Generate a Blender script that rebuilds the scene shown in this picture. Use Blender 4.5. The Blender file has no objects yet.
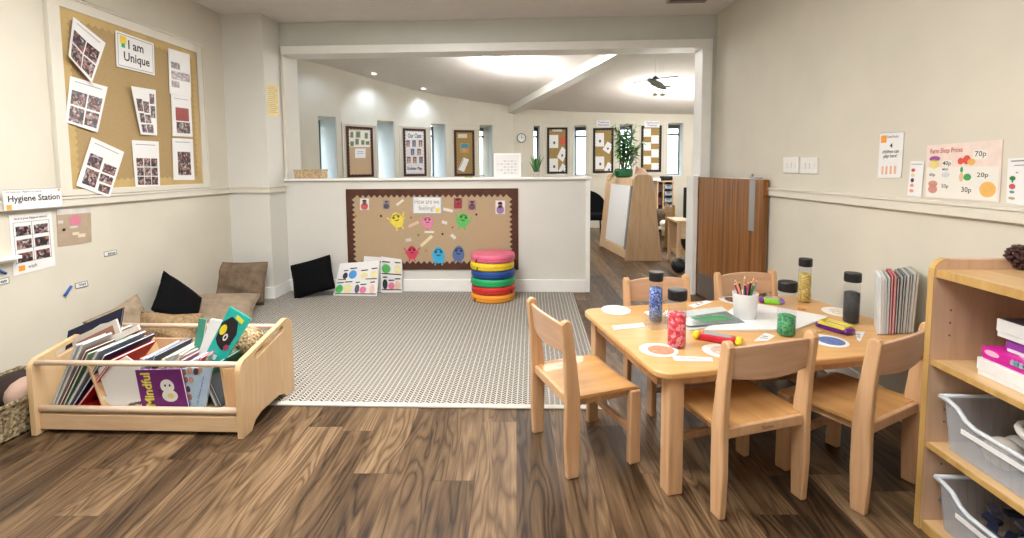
import bpy, math, random
from mathutils import Vector, Matrix
D = bpy.data; C = bpy.context.scene.collection
random.seed(7)
# ------------------------------------------------------------------ camera
HC = 1.17; FPX = 486.0432; CY0 = 205.1427
CF = Vector((-0.04125632, 0.99624959, -0.07605695)); CR = Vector((0.99914174, 0.04085426, -0.00683539)); CU = Vector((0.0037025, 0.07627368, 0.99708005))
cam_d = D.cameras.new('camera'); cam = D.objects.new('camera', cam_d); C.objects.link(cam)
cam.matrix_world = Matrix(((CR.x, CU.x, -CF.x, 0), (CR.y, CU.y, -CF.y, 0), (CR.z, CU.z, -CF.z, HC), (0, 0, 0, 1)))
cam_d.sensor_width = 36; cam_d.lens = FPX * 36 / 1024; cam_d.shift_y = -(269 - CY0) / 1024
cam_d.clip_start = .05; cam_d.clip_end = 200
bpy.context.scene.camera = cam
# ------------------------------------------------------------------ view, world, lights
sc = bpy.context.scene
sc.view_settings.view_transform = 'Standard'; sc.view_settings.look = 'None'; sc.view_settings.gamma = 1
sc.view_settings.use_curve_mapping = False; sc.view_settings.exposure = 0.0
wd = D.worlds.new('world'); sc.world = wd; wd.use_nodes = True
wn = wd.node_tree.nodes; wl = wd.node_tree.links
wbg = wn['Background']; tc = wn.new('ShaderNodeTexCoord'); sx = wn.new('ShaderNodeSeparateXYZ'); cr = wn.new('ShaderNodeValToRGB')
wl.new(tc.outputs['Generated'], sx.inputs[0]); nz = wn.new('ShaderNodeTexNoise'); nz.inputs['Scale'].default_value = 9
wl.new(tc.outputs['Generated'], nz.inputs['Vector'])
ma = wn.new('ShaderNodeMath'); ma.operation = 'MULTIPLY_ADD'; ma.inputs[1].default_value = .25; wl.new(nz.outputs[0], ma.inputs[0]); wl.new(sx.outputs[2], ma.inputs[2])
wl.new(ma.outputs[0], cr.inputs[0]); wl.new(cr.outputs[0], wbg.inputs['Color'])
e = cr.color_ramp.elements; e[0].position = 0.05; e[0].color = (.3, .36, .3, 1); e[1].position = .32; e[1].color = (.85, .93, 1, 1)
x_ = e.new(.14); x_.color = (.55, .68, .6, 1); x_ = e.new(.2); x_.color = (.75, .86, .92, 1)
wbg.inputs['Strength'].default_value = 8.0

def area(name, loc, rot, sx_, sy_, power, col=(1, 1, 1), spread=180):
    l = D.lights.new(name, 'AREA'); l.shape = 'RECTANGLE'; l.size = sx_; l.size_y = sy_; l.energy = power; l.color = col; l.spread = math.radians(spread)
    o = D.objects.new(name, l); C.objects.link(o); o.location = loc; o.rotation_euler = rot; return o
area('ceiling_panel_light', (-1.1, 1.7, 2.485), (0, 0, 0), 1.15, 1.15, 74, (1, .98, .955))
area('ceiling_panel_light', (-.1, .5, 2.485), (0, 0, 0), 1.15, 1.15, 38, (1, .98, .955))
area('ceiling_panel_light', (-.8, 3.2, 2.505), (0, 0, 0), .3, .3, 22, (1, .98, .955))
area('rear_fill_light', (-.6, -1.55, 1.45), (math.radians(90), 0, 0), 3.4, 1.9, 7, (.93, .96, 1))  # soft fill added behind the camera; the rear wall has no window

area('far_room_fill_light', (2.6, 7.2, 2.33), (0, 0, 0), 1.1, 1.1, 45, (1, .98, .955))  # unseen light added to brighten the far room floor, without a fitting
area('far_room_fill_light', (.6, 6.2, 2.55), (0, 0, 0), .9, .3, 22, (1, .98, .955))

# ------------------------------------------------------------------ pixel -> point helpers
def ray(px, py): return CF + CR * (px - 512) / FPX + CU * (CY0 - py) / FPX
EYE = Vector((0, 0, HC))
def onp(px, py, P0, N):
    d = ray(px, py); return EYE + d * ((Vector(P0) - EYE).dot(Vector(N)) / d.dot(Vector(N)))
def onZ(px, py, z): return onp(px, py, (0, 0, z), (0, 0, 1))
def onY(px, py, y): return onp(px, py, (0, y, 0), (0, 1, 0))
def onX(px, py, x): return onp(px, py, (x, 0, 0), (1, 0, 0))

# ------------------------------------------------------------------ materials
def mat(name, col, rough=.6, metal=0, var=0, vscale=8, bump=0, bscale=60, spec=.5, alpha=None, emit=None, stretch=None, col2=None, coat=0, trans=0, ior=1.45, detail=3):
    m = D.materials.new(name); m.use_nodes = True; n = m.node_tree.nodes; l = m.node_tree.links; b = n['Principled BSDF']
    b.inputs['Base Color'].default_value = (*col, 1); b.inputs['Roughness'].default_value = rough; b.inputs['Metallic'].default_value = metal
    b.inputs['Specular IOR Level'].default_value = spec; b.inputs['Coat Weight'].default_value = coat
    b.inputs['Transmission Weight'].default_value = trans; b.inputs['IOR'].default_value = ior
    if alpha is not None: b.inputs['Alpha'].default_value = alpha
    if emit: b.inputs['Emission Color'].default_value = (*emit[0], 1); b.inputs['Emission Strength'].default_value = emit[1]
    t = n.new('ShaderNodeTexCoord'); mp = n.new('ShaderNodeMapping'); l.new(t.outputs['Object'], mp.inputs[0])
    if stretch: mp.inputs['Scale'].default_value = stretch
    nz = n.new('ShaderNodeTexNoise'); nz.inputs['Scale'].default_value = vscale; nz.inputs['Detail'].default_value = detail; l.new(mp.outputs[0], nz.inputs['Vector'])
    r = n.new('ShaderNodeValToRGB'); l.new(nz.outputs[0], r.inputs[0])
    c2 = col2 or tuple(max(0, c * (1 - var)) for c in col); c1 = col if col2 else tuple(min(1, c * (1 + var * .6)) for c in col)
    r.color_ramp.elements[0].position = .35; r.color_ramp.elements[1].position = .65
    r.color_ramp.elements[0].color = (*c2, 1); r.color_ramp.elements[1].color = (*c1, 1)
    if var or col2: l.new(r.outputs[0], b.inputs['Base Color'])
    if bump:
        n2 = n.new('ShaderNodeTexNoise'); n2.inputs['Scale'].default_value = bscale; l.new(t.outputs['Object'], n2.inputs['Vector'])
        bp = n.new('ShaderNodeBump'); bp.inputs['Strength'].default_value = bump; bp.inputs['Distance'].default_value = .01
        l.new(n2.outputs[0], bp.inputs['Height']); l.new(bp.outputs[0], b.inputs['Normal'])
    return m
def wood(name, light, dark, rough=.42, stretch=(6, 6, .6), scale=5, coat=.15):
    m = mat(name, light, rough, coat=coat); n = m.node_tree.nodes; l = m.node_tree.links; b = n['Principled BSDF']
    t = n.new('ShaderNodeTexCoord'); mp = n.new('ShaderNodeMapping'); mp.inputs['Scale'].default_value = stretch; l.new(t.outputs['Object'], mp.inputs[0])
    z = n.new('ShaderNodeTexNoise'); z.inputs['Scale'].default_value = scale; z.inputs['Detail'].default_value = 5; z.inputs['Distortion'].default_value = .6; l.new(mp.outputs[0], z.inputs['Vector'])
    r = n.new('ShaderNodeValToRGB'); r.color_ramp.elements[0].position = .32; r.color_ramp.elements[1].position = .62
    r.color_ramp.elements[0].color = (*dark, 1); r.color_ramp.elements[1].color = (*light, 1)
    l.new(z.outputs[0], r.inputs[0]); l.new(r.outputs[0], b.inputs['Base Color']); return m

class NB:  # tiny node-expression builder
    def __init__(s, m): s.t = m.node_tree; s.n = s.t.nodes; s.l = s.t.links
    def m(s, op, a, b=None, c=None):
        n = s.n.new('ShaderNodeMath'); n.operation = op
        for i, v in enumerate((a, b, c)):
            if v is None: continue
            if isinstance(v, (int, float)): n.inputs[i].default_value = v
            else: s.l.new(v, n.inputs[i])
        return n.outputs[0]
    def comb(s, x, y, z):
        n = s.n.new('ShaderNodeCombineXYZ')
        for i, v in enumerate((x, y, z)):
            if isinstance(v, (int, float)): n.inputs[i].default_value = v
            else: s.l.new(v, n.inputs[i])
        return n.outputs[0]
    def mix(s, f, a, b):
        n = s.n.new('ShaderNodeMix'); n.data_type = 'RGBA'
        for k, v in ((0, f), (6, a), (7, b)):
            if isinstance(v, tuple): n.inputs[k].default_value = (*v, 1)
            elif isinstance(v, (int, float)): n.inputs[k].default_value = v
            else: s.l.new(v, n.inputs[k])
        return n.outputs[2]
    def ramp(s, f, stops):
        n = s.n.new('ShaderNodeValToRGB'); s.l.new(f, n.inputs[0]); e = n.color_ramp.elements
        e[0].position, e[0].color = stops[0][0], (*stops[0][1], 1); e[1].position, e[1].color = stops[-1][0], (*stops[-1][1], 1)
        for p, c in stops[1:-1]: q = e.new(p); q.color = (*c, 1)
        return n.outputs[0]
    def noise(s, vec, scale, detail=3, dist=0):
        n = s.n.new('ShaderNodeTexNoise'); s.l.new(vec, n.inputs['Vector']); n.inputs['Scale'].default_value = scale; n.inputs['Detail'].default_value = detail; n.inputs['Distortion'].default_value = dist
        return n.outputs[0]
    def white(s, vec):
        n = s.n.new('ShaderNodeTexWhiteNoise'); n.noise_dimensions = '3D'; s.l.new(vec, n.inputs['Vector']); return n.outputs['Value']
    def obj(s):
        t = s.n.new('ShaderNodeTexCoord'); x = s.n.new('ShaderNodeSeparateXYZ'); s.l.new(t.outputs['Object'], x.inputs[0]); return t.outputs['Object'], x.outputs[0], x.outputs[1], x.outputs[2]

def floor_material():
    m = mat('plank_floor', (.2, .12, .07), .38, spec=.4); b = m.node_tree.nodes['Principled BSDF']; k = NB(m); o, x, y, z = k.obj()
    # planks turned slightly off the room axis
    a = math.radians(2.0); xr = k.m('ADD', k.m('MULTIPLY', x, math.cos(a)), k.m('MULTIPLY', y, math.sin(a))); yr = k.m('SUBTRACT', k.m('MULTIPLY', y, math.cos(a)), k.m('MULTIPLY', x, math.sin(a)))
    xi = k.m('DIVIDE', xr, .158); ci = k.m('FLOOR', xi); fx = k.m('FRACT', xi)
    off = k.white(k.comb(ci, 3.0, 1.0)); yi = k.m('ADD', k.m('DIVIDE', yr, 1.22), off); ri = k.m('FLOOR', yi); fy = k.m('FRACT', yi)
    rnd = k.white(k.comb(ci, ri, 5.0)); rnd2 = k.white(k.comb(ri, ci, 9.0))
    v = k.comb(k.m('ADD', k.m('MULTIPLY', xr, 7), k.m('MULTIPLY', rnd, 50)), k.m('ADD', k.m('MULTIPLY', yr, .9), k.m('MULTIPLY', rnd2, 30)), 0.0)
    n1 = k.noise(v, 1.0, 2, .5)
    rings = k.m('FRACT', k.m('MULTIPLY', n1, 15.0)); rings = k.m('POWER', k.m('ABSOLUTE', k.m('SUBTRACT', k.m('MULTIPLY', rings, 2), 1)), 2.2)
    v2 = k.comb(k.m('MULTIPLY', xr, 150), k.m('MULTIPLY', yr, 9), rnd); fine = k.noise(v2, 1.0, 2)
    v3 = k.comb(k.m('ADD', k.m('MULTIPLY', xr, 16), k.m('MULTIPLY', rnd2, 20)), k.m('MULTIPLY', yr, .9), rnd); band = k.noise(v3, 1.0, 2)
    f = k.m('ADD', k.m('MULTIPLY', rings, -.26), k.m('ADD', k.m('MULTIPLY', fine, .40), k.m('ADD', k.m('MULTIPLY', rnd, .40), k.m('MULTIPLY', band, .75)))); f = k.m('SUBTRACT', f, .26)
    col = k.ramp(f, [(.12, (.022, .012, .006)), (.34, (.075, .043, .021)), (.58, (.150, .092, .047)), (.85, (.29, .19, .105))])
    ex = k.m('LESS_THAN', k.m('MINIMUM', fx, k.m('SUBTRACT', 1.0, fx)), .011); ey = k.m('LESS_THAN', fy, .0022)
    col = k.mix(k.m('MULTIPLY', k.m('MAXIMUM', ex, ey), .6), col, (.03, .018, .01))
    k.l.new(col, b.inputs['Base Color'])
    k.l.new(k.m('ADD', k.m('MULTIPLY', fine, .18), .34), b.inputs['Roughness'])
    return m
def rug_material():
    m = mat('woven_rug', (.3, .28, .25), .95, spec=.1); b = m.node_tree.nodes['Principled BSDF']; k = NB(m); o, x, y, z = k.obj()
    P = .054; u = k.m('DIVIDE', x, P); fu = k.m('FRACT', u)
    tri = k.m('ABSOLUTE', k.m('SUBTRACT', fu, .55))                    # distance from the chevron spine
    line = k.m('LESS_THAN', fu, .13)
    w = k.m('FRACT', k.m('ADD', k.m('DIVIDE', y, .021), k.m('MULTIPLY', tri, 2.2)))
    dash = k.m('LESS_THAN', w, .54); spine = k.m('LESS_THAN', tri, .05)
    dk = k.m('MULTIPLY', dash, k.m('SUBTRACT', 1.0, k.m('MAXIMUM', line, spine)))
    n1 = k.noise(o, 300, 2); c = k.mix(dk, (.50, .47, .42), (.055, .052, .052)); c = k.mix(k.m('MULTIPLY', n1, .15), c, (.3, .27, .24))
    k.l.new(c, b.inputs['Base Color']); return m
def hessian(name, c1, c2, sc_=260):
    m = mat(name, c1, .95, spec=.05); b = m.node_tree.nodes['Principled BSDF']; k = NB(m); o, x, y, z = k.obj()
    w = k.m('MULTIPLY', k.m('SINE', k.m('MULTIPLY', k.m('ADD', x, y), sc_ * 5)), k.m('SINE', k.m('MULTIPLY', z, sc_ * 5)))
    n1 = k.noise(o, 90, 6); f = k.m('ADD', k.m('MULTIPLY', w, .18), n1)
    k.l.new(k.ramp(f, [(.3, c2), (.7, c1)]), b.inputs['Base Color']); return m
def photo_material(name, seed, scale=45):
    m = mat(name, (.3, .2, .2), .3); b = m.node_tree.nodes['Principled BSDF']; k = NB(m); o, x, y, z = k.obj()
    t = k.n.new('ShaderNodeTexVoronoi'); t.inputs['Scale'].default_value = scale; k.l.new(k.comb(k.m('ADD', x, seed), y, z), t.inputs['Vector'])
    s = k.n.new('ShaderNodeSeparateColor'); k.l.new(t.outputs['Color'], s.inputs[0])
    c = k.ramp(s.outputs[0], [(0, (.015, .015, .02)), (.38, (.04, .03, .035)), (.50, (.20, .10, .08)), (.62, (.48, .28, .20)), (.70, (.03, .05, .12)), (.82, (.30, .04, .05)), (.90, (.5, .5, .52)), (1, (.03, .03, .03))])
    k.l.new(c, b.inputs['Base Color']); return m
def glitter(name, c1, c2, c3, scale=180):
    m = mat(name, c1, .5, spec=.2); b = m.node_tree.nodes['Principled BSDF']; k = NB(m); o, x, y, z = k.obj()
    t = k.n.new('ShaderNodeTexVoronoi'); t.inputs['Scale'].default_value = scale; k.l.new(o, t.inputs['Vector'])
    s = k.n.new('ShaderNodeSeparateColor'); k.l.new(t.outputs['Color'], s.inputs[0])
    k.l.new(k.ramp(s.outputs[0], [(.1, c1), (.5, c2), (.9, c3)]), b.inputs['Base Color']); return m

M = {}
M['wall'] = mat('cream_wall_paint', (.66, .625, .53), .75, var=.03, vscale=3, bump=.04, bscale=220)
M['wall_white'] = mat('pale_wall_paint', (.70, .69, .65), .7, var=.02, vscale=3)
M['lintel'] = mat('grey_lintel_paint', (.63, .64, .60), .75, var=.02)
M['ceil'] = mat('ceiling_paint', (.76, .73, .70), .85, var=.02)
M['ceil_far'] = mat('far_ceiling_paint', (.76, .72, .68), .85, var=.02)
M['trim'] = mat('white_gloss_trim', (.90, .90, .88), .35, var=.02)
M['rail'] = mat('cream_rail_paint', (.70, .665, .58), .5, var=.02)
M['floor'] = floor_material(); M['rug'] = rug_material()
M['rug_edge'] = mat('rug_binding', (.56, .53, .48), .9, bump=.2, bscale=400)
M['hess'] = hessian('tan_hessian', (.50, .375, .245), (.44, .325, .205)); M['hess2'] = hessian('gold_hessian', (.44, .32, .165), (.375, .265, .13))
M['yborder'] = mat('mustard_border_paper', (.53, .38, .16), .8, var=.08)
M['bborder'] = mat('brown_border_paper', (.085, .028, .015), .7, var=.2)
M['paper'] = mat('white_paper', (.80, .80, .80), .45, var=.01); M['paper2'] = mat('off_white_card', (.78, .76, .70), .6)
M['ink'] = mat('black_ink', (.012, .012, .015), .5); M['greyink'] = mat('grey_ink', (.28, .28, .30), .6)
M['redink'] = mat('brick_red_ink', (.50, .10, .07), .6)
M['photo'] = photo_material('printed_photograph', 0, 70); M['photo2'] = photo_material('printed_photograph_b', 4.3, 85)
M['beech'] = wood('pale_beech', (.66, .45, .27), (.57, .36, .20)); M['beech_h'] = wood('pale_beech_board', (.70, .50, .31), (.62, .42, .25), stretch=(.8, 6, 6))
M['chair'] = wood('chair_beech', (.66, .41, .225), (.54, .31, .155), rough=.5); M['seat'] = wood('seat_plywood', (.60, .33, .125), (.50, .26, .09), stretch=(6, .7, 6), rough=.4)
M['backply'] = wood('backrest_plywood', (.64, .41, .265), (.56, .34, .205), stretch=(.7, 6, 6), rough=.4)
M['table'] = wood('table_laminate', (.68, .39, .155), (.61, .335, .125), stretch=(.6, 6, 6), rough=.45, coat=.05)
M['edge'] = wood('beech_edging', (.56, .35, .12), (.44, .26, .08)); M['bookside'] = wood('bookcase_veneer', (.66, .46, .32), (.58, .38, .25))
M['shelfw'] = wood('shelf_veneer', (.68, .46, .24), (.58, .37, .17), stretch=(6, .7, 6))
M['kinder'] = wood('trough_birch', (.70, .49, .28), (.63, .42, .22), rough=.4); M['dowel'] = wood('dowel_birch', (.74, .60, .46), (.66, .5, .36), stretch=(.5, 8, 8))
M['teak'] = wood('teak_veneer', (.33, .135, .030), (.125, .042, .009), stretch=(14, 14, .35), scale=3.2, rough=.35, coat=.2)
M['steel'] = mat('brushed_steel', (.42, .42, .42), .35, metal=.6); M['kick'] = mat('dark_kick_plate', (.16, .13, .11), .4, metal=.3)
M['black'] = mat('black_plastic', (.008, .008, .009), .45, var=.1); M['blackfab'] = mat('black_velvet', (.006, .006, .007), .95, bump=.4, bscale=120, spec=.1)
M['taupe'] = mat('taupe_velour', (.20, .145, .10), .9, var=.22, vscale=14, bump=.6, bscale=30, spec=.2)
M['beige'] = mat('beige_linen', (.35, .27, .19), .95, var=.15, vscale=18, bump=.5, bscale=50)
M['fluff'] = mat('brown_fleece', (.36, .24, .13), 1, var=.3, vscale=60, bump=1, bscale=160)
M['wicker'] = mat('dried_wicker', (.60, .44, .26), .8, var=.4, vscale=70, bump=.8, bscale=90)
M['seagrass'] = mat('seagrass_weave', (.46, .37, .22), .9, col2=(.10, .07, .035), vscale=70, bump=1, bscale=110)
M['browncloth'] = mat('dark_brown_cloth', (.03, .018, .015), .95, bump=.4); M['pinkcloth'] = mat('dusty_pink_cloth', (.52, .36, .29), .9, var=.1)
M['glass'] = mat('window_glass', (.6, .7, .75), .02, alpha=.06); M['frame'] = mat('grey_window_frame', (.10, .12, .13), .5)
M['reveal'] = mat('reveal_paint', (.70, .73, .74), .7)
M['clear'] = mat('clear_bottle_plastic', (.35, .37, .38), .05, alpha=.13, spec=.8); M['clear2'] = mat('frosted_tray_plastic', (.60, .64, .70), .25, alpha=.32, spec=.6)
M['socket'] = mat('white_switch_plastic', (.78, .77, .73), .3)
M['green_leaf'] = mat('bamboo_leaf', (.12, .36, .07), .5, var=.5, vscale=20); M['stem'] = mat('plant_stem', (.12, .10, .04), .7)
M['lampglow'] = mat('lamp_diffuser', (1, 1, 1), .4, emit=((1, .97, .92), 14)); M['grey'] = mat('mid_grey_plastic', (.25, .26, .27), .5, var=.1)
def flat(col, rough=.5, **k):
    key = 'c%s_%s' % (tuple(round(c, 3) for c in col), rough)
    if key not in M: M[key] = mat('tinted_finish', col, rough, var=.06, vscale=25, **k)
    return M[key]
PINK = (.78, .16, .27); YEL = (.86, .62, .03); BLU = (.015, .07, .30); GRN = (.02, .42, .14); RED = (.62, .03, .025); ORG = (.85, .33, .03)

# ------------------------------------------------------------------ mesh builder
class MB:
    def __init__(s): s.v = []; s.f = []; s.mi = []
    def add(s, vs, fs, mi=0):
        n = len(s.v); s.v += [Vector(v) for v in vs]; s.f += [tuple(n + i for i in f) for f in fs]; s.mi += [mi] * len(fs); return s
    def box(s, x0, x1, y0, y1, z0, z1, mi=0, mt=None):
        vs = [Vector((x, y, z)) for z in (z0, z1) for y in (y0, y1) for x in (x0, x1)]
        if mt: vs = [mt @ v for v in vs]
        return s.add(vs, [(0, 2, 3, 1), (4, 5, 7, 6), (0, 1, 5, 4), (2, 6, 7, 3), (0, 4, 6, 2), (1, 3, 7, 5)], mi)
    def prism(s, pts, ext, mi=0):     # 3-D polygon extruded along a vector
        n = len(pts); P = [Vector(p) for p in pts]; E_ = Vector(ext)
        return s.add(P + [p + E_ for p in P], [tuple(reversed(range(n))), tuple(range(n, 2 * n))] + [(i, (i + 1) % n, n + (i + 1) % n, n + i) for i in range(n)], mi)
    def tube(s, pts, r, k=8, mi=0, cap=True):
        P = [Vector(p) for p in pts]; rs = r if isinstance(r, (list, tuple)) else [r] * len(P); rings = []
        for i, p in enumerate(P):
            d = (P[min(i + 1, len(P) - 1)] - P[max(i - 1, 0)]).normalized()
            a = d.cross(Vector((0, 0, 1)));
            if a.length < .05: a = d.cross(Vector((0, 1, 0)))
            a.normalize(); b = d.cross(a)
            rings.append([p + (a * math.cos(2 * math.pi * j / k) + b * math.sin(2 * math.pi * j / k)) * rs[i] for j in range(k)])
        vs = [v for q in rings for v in q]; fs = []
        for i in range(len(P) - 1):
            for j in range(k): fs.append((i * k + j, i * k + (j + 1) % k, (i + 1) * k + (j + 1) % k, (i + 1) * k + j))
        if cap: fs += [tuple(reversed(range(k))), tuple(range((len(P) - 1) * k, len(P) * k))]
        return s.add(vs, fs, mi)
    def lathe(s, prof, c=(0, 0, 0), k=24, mi=0, mt=None, cap=True):
        vs = []; c = Vector(c)
        for r, z in prof:
            for j in range(k): vs.append(Vector((r * math.cos(2 * math.pi * j / k), r * math.sin(2 * math.pi * j / k), z)) + c)
        if mt: vs = [mt @ v for v in vs]
        fs = [(i * k + j, i * k + (j + 1) % k, (i + 1) * k + (j + 1) % k, (i + 1) * k + j) for i in range(len(prof) - 1) for j in range(k)]
        if cap: fs += [tuple(reversed(range(k))), tuple(range((len(prof) - 1) * k, len(prof) * k))]
        return s.add(vs, fs, mi)
    def ball(s, c, r, k=12, mi=0, sc_=(1, 1, 1)):
        c = Vector(c); vs = []; fs = []
        for i in range(k // 2 + 1):
            a = math.pi * i / (k // 2)
            for j in range(k): vs.append(c + Vector((r * sc_[0] * math.sin(a) * math.cos(2 * math.pi * j / k), r * sc_[1] * math.sin(a) * math.sin(2 * math.pi * j / k), r * sc_[2] * math.cos(a))))
        for i in range(k // 2):
            for j in range(k): fs.append((i * k + j, (i + 1) * k + j, (i + 1) * k + (j + 1) % k, i * k + (j + 1) % k))
        return s.add(vs, fs, mi)
    def build(s, name, mats, parent=None, bevel=0, smooth=False, local=False, seg=2):
        me = D.meshes.new(name); vs = [Vector(v) for v in s.v]
        o = D.objects.new(name, me)
        if not isinstance(mats, (list, tuple)): mats = [mats]
        if parent is not None:
            o.parent = parent
            if not local: inv = W(parent).inverted(); vs = [inv @ v for v in vs]
        elif not local:
            xs = [v.x for v in vs]; ys = [v.y for v in vs]; zs = [v.z for v in vs]
            c = Vector(((min(xs) + max(xs)) / 2, (min(ys) + max(ys)) / 2, min(zs))); vs = [v - c for v in vs]; o.location = c
        me.from_pydata(vs, [], s.f)
        for m in mats: me.materials.append(m)
        for p, k in zip(me.polygons, s.mi): p.material_index = k; p.use_smooth = smooth
        import bmesh
        bm = bmesh.new(); bm.from_mesh(me); bmesh.ops.remove_doubles(bm, verts=bm.verts, dist=1e-6); bmesh.ops.recalc_face_normals(bm, faces=bm.faces); bm.to_mesh(me); bm.free()
        C.objects.link(o)
        if bevel:
            b = o.modifiers.new('bevel', 'BEVEL'); b.width = bevel; b.segments = seg; b.limit_method = 'ANGLE'; b.angle_limit = math.radians(40)
        return o
def W(o):
    m = o.matrix_basis.copy()
    return (W(o.parent) @ m) if o.parent else m
def tag(o, label=None, cat=None, group=None, kind=None):
    if label: o['label'] = label
    if cat: o['category'] = cat
    if group: o['group'] = group
    if kind: o['kind'] = kind
    return o
def thing(name, label, cat, loc=(0, 0, 0), rz=0, group=None):
    o = D.objects.new(name, None); C.objects.link(o); o.location = loc; o.rotation_euler = (0, 0, rz); o.empty_display_size = .1
    return tag(o, label, cat, group)
def struct(o): o['kind'] = 'structure'; return o
def copy_tree(o, parent=None):
    c = o.copy(); C.objects.link(c)
    if parent: c.parent = parent
    for ch in list(o.children): copy_tree(ch, c)
    return c
def text_mb(body, O, u, v, width, height, n, off=.0012, bold=.012, stretch=True, mb=None, mi=0, thick=.0006):
    """lettering fitted to a box with lower-left corner O, along unit vectors u (right), v (up)"""
    cu = D.curves.new('lettering', 'FONT'); cu.body = body; cu.size = 1; cu.offset = bold; cu.resolution_u = 2; cu.space_line = .9; cu.align_x = 'CENTER'
    ob = D.objects.new('lettering', cu); C.objects.link(ob); bpy.context.view_layer.update()
    me = D.meshes.new_from_object(ob.evaluated_get(bpy.context.evaluated_depsgraph_get())); D.objects.remove(ob)
    xs = [q.co.x for q in me.vertices]; ys = [q.co.y for q in me.vertices]
    x0, x1, y0, y1 = min(xs), max(xs), min(ys), max(ys); a = width / (x1 - x0); b = height / (y1 - y0)
    if not stretch: a = b = min(a, b)
    mb = mb or MB(); O = Vector(O); cx = (width - a * (x1 - x0)) / 2; cy = (height - b * (y1 - y0)) / 2
    mb.add([O + u * (cx + (q.co.x - x0) * a) + v * (cy + (q.co.y - y0) * b) + n * off for q in me.vertices], [tuple(p.vertices) for p in me.polygons], mi)
    D.meshes.remove(me); return mb

# ------------------------------------------------------------------ room constants
XL = -2.7072; YP = 4.2404; XP = -2.341; YB = 4.5282; ZC = 2.5242; XE = .5392; ZH = 1.084; KR = .0163
def XR(y): return 1.6593 + KR * (YB - y)
RN = Vector((-1, -KR, 0)).normalized()     # right wall normal, into the room
YR = -1.7
# ------------------------------------------------------------------ setting: room shell
struct(MB().box(-5, 6, -2, 13, -.1, 0).build('floor', M['floor'], local=True))
struct(MB().box(-5, 6, -2, YB + .17, ZC, ZC + .1).build('ceiling', M['ceil']))
struct(MB().box(XL - .12, XL, YR, YB, 0, ZC).build('wall_left', M['wall']))
struct(MB().box(XL, XP, YP, YB + .33, 0, ZC).build('wall_left_pillar', [M['wall_white']]))
struct(MB().prism([(XR(YR), YR, 0), (XR(YB), YB, 0), (XR(YB) + .3, YB, 0), (XR(YR) + .3, YR, 0)], (0, 0, ZC)).build('wall_right', M['wall']))
struct(MB().box(-3.2, 2.2, YR - .1, YR, 0, ZC).build('wall_rear', M['wall']))
struct(MB().box(XP, XR(YB) + .5, YB, YB + .16, 2.307, ZC).build('wall_back_upper', M['lintel']))
struct(MB().box(1.618, XR(YB) + .5, YB, YB + .16, 0, 2.307).build('wall_back_right', M['lintel']))
struct(MB().box(XP, XE - .04, YB, YB + .12, 0, ZH - .022).build('wall_back', M['wall_white']))
struct(MB().box(XP + .02, 1.618, YB - .03, YB + .19, 2.233, 2.307).build('trim_1', M['trim'], bevel=.004))
struct(MB().box(1.53, 1.618, YB - .025, YB + .19, 0, 2.233).build('trim_2', M['trim'], bevel=.004))
struct(MB().box(XP + .004, XP + .03, YB - .012, YB + .03, ZH, 2.233).build('trim_3', M['rail'], bevel=.003))
struct(MB().box(XP, XE + .012, YB - .03, YB + .15, ZH - .022, ZH).build('trim_4', M['trim'], bevel=.004))
struct(MB().box(XE - .04, XE, YB - .008, YB + .128, 0, ZH - .022).build('trim_5', M['trim'], bevel=.003))
struct(MB().box(XP, XE - .04, YB - .016, YB, 0, .12).build('baseboard_back', M['trim'], bevel=.004))
struct(MB().box(XL, XL + .016, YR, YP, 0, .10).build('baseboard_left', M['trim'], bevel=.004))
struct(MB().box(XL, XP + .016, YP - .016, YP, 0, .11).box(XP, XP + .016, YP, YB - .016, 0, .11).build('baseboard_pillar', M['trim'], bevel=.004))
def rail_prof(y0, y1, xf, s):   # rail run along y against the plane xf(y); s = direction into the room
    m = MB()
    for z0, z1, t in ((.966, 1.008, .022), (1.008, 1.022, .028)):
        m.prism([(xf(y0), y0, z0), (xf(y1), y1, z0), (xf(y1) + s * t, y1, z0), (xf(y0) + s * t, y0, z0)], (0, 0, z1 - z0))
    return m
struct(rail_prof(YR, YP, lambda y: XL, 1).build('trim_6', M['rail'], bevel=.002))
struct(rail_prof(YR, YB, XR, -1).build('trim_7', M['rail'], bevel=.002))
m = MB()
for z0, z1, t in ((.966, 1.008, .022), (1.008, 1.022, .028)): m.box(XL, XP + t, YP - t, YP, z0, z1).box(XP, XP + t, YP, YB - .03, z0, z1)
struct(m.build('trim_8', M['rail'], bevel=.002))
struct(MB().prism([(XR(YR) - .016, YR, 0), (XR(YB) - .016, YB, 0), (XR(YB), YB, 0), (XR(YR), YR, 0)], (0, 0, .1)).build('baseboard_right', M['trim']))
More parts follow.
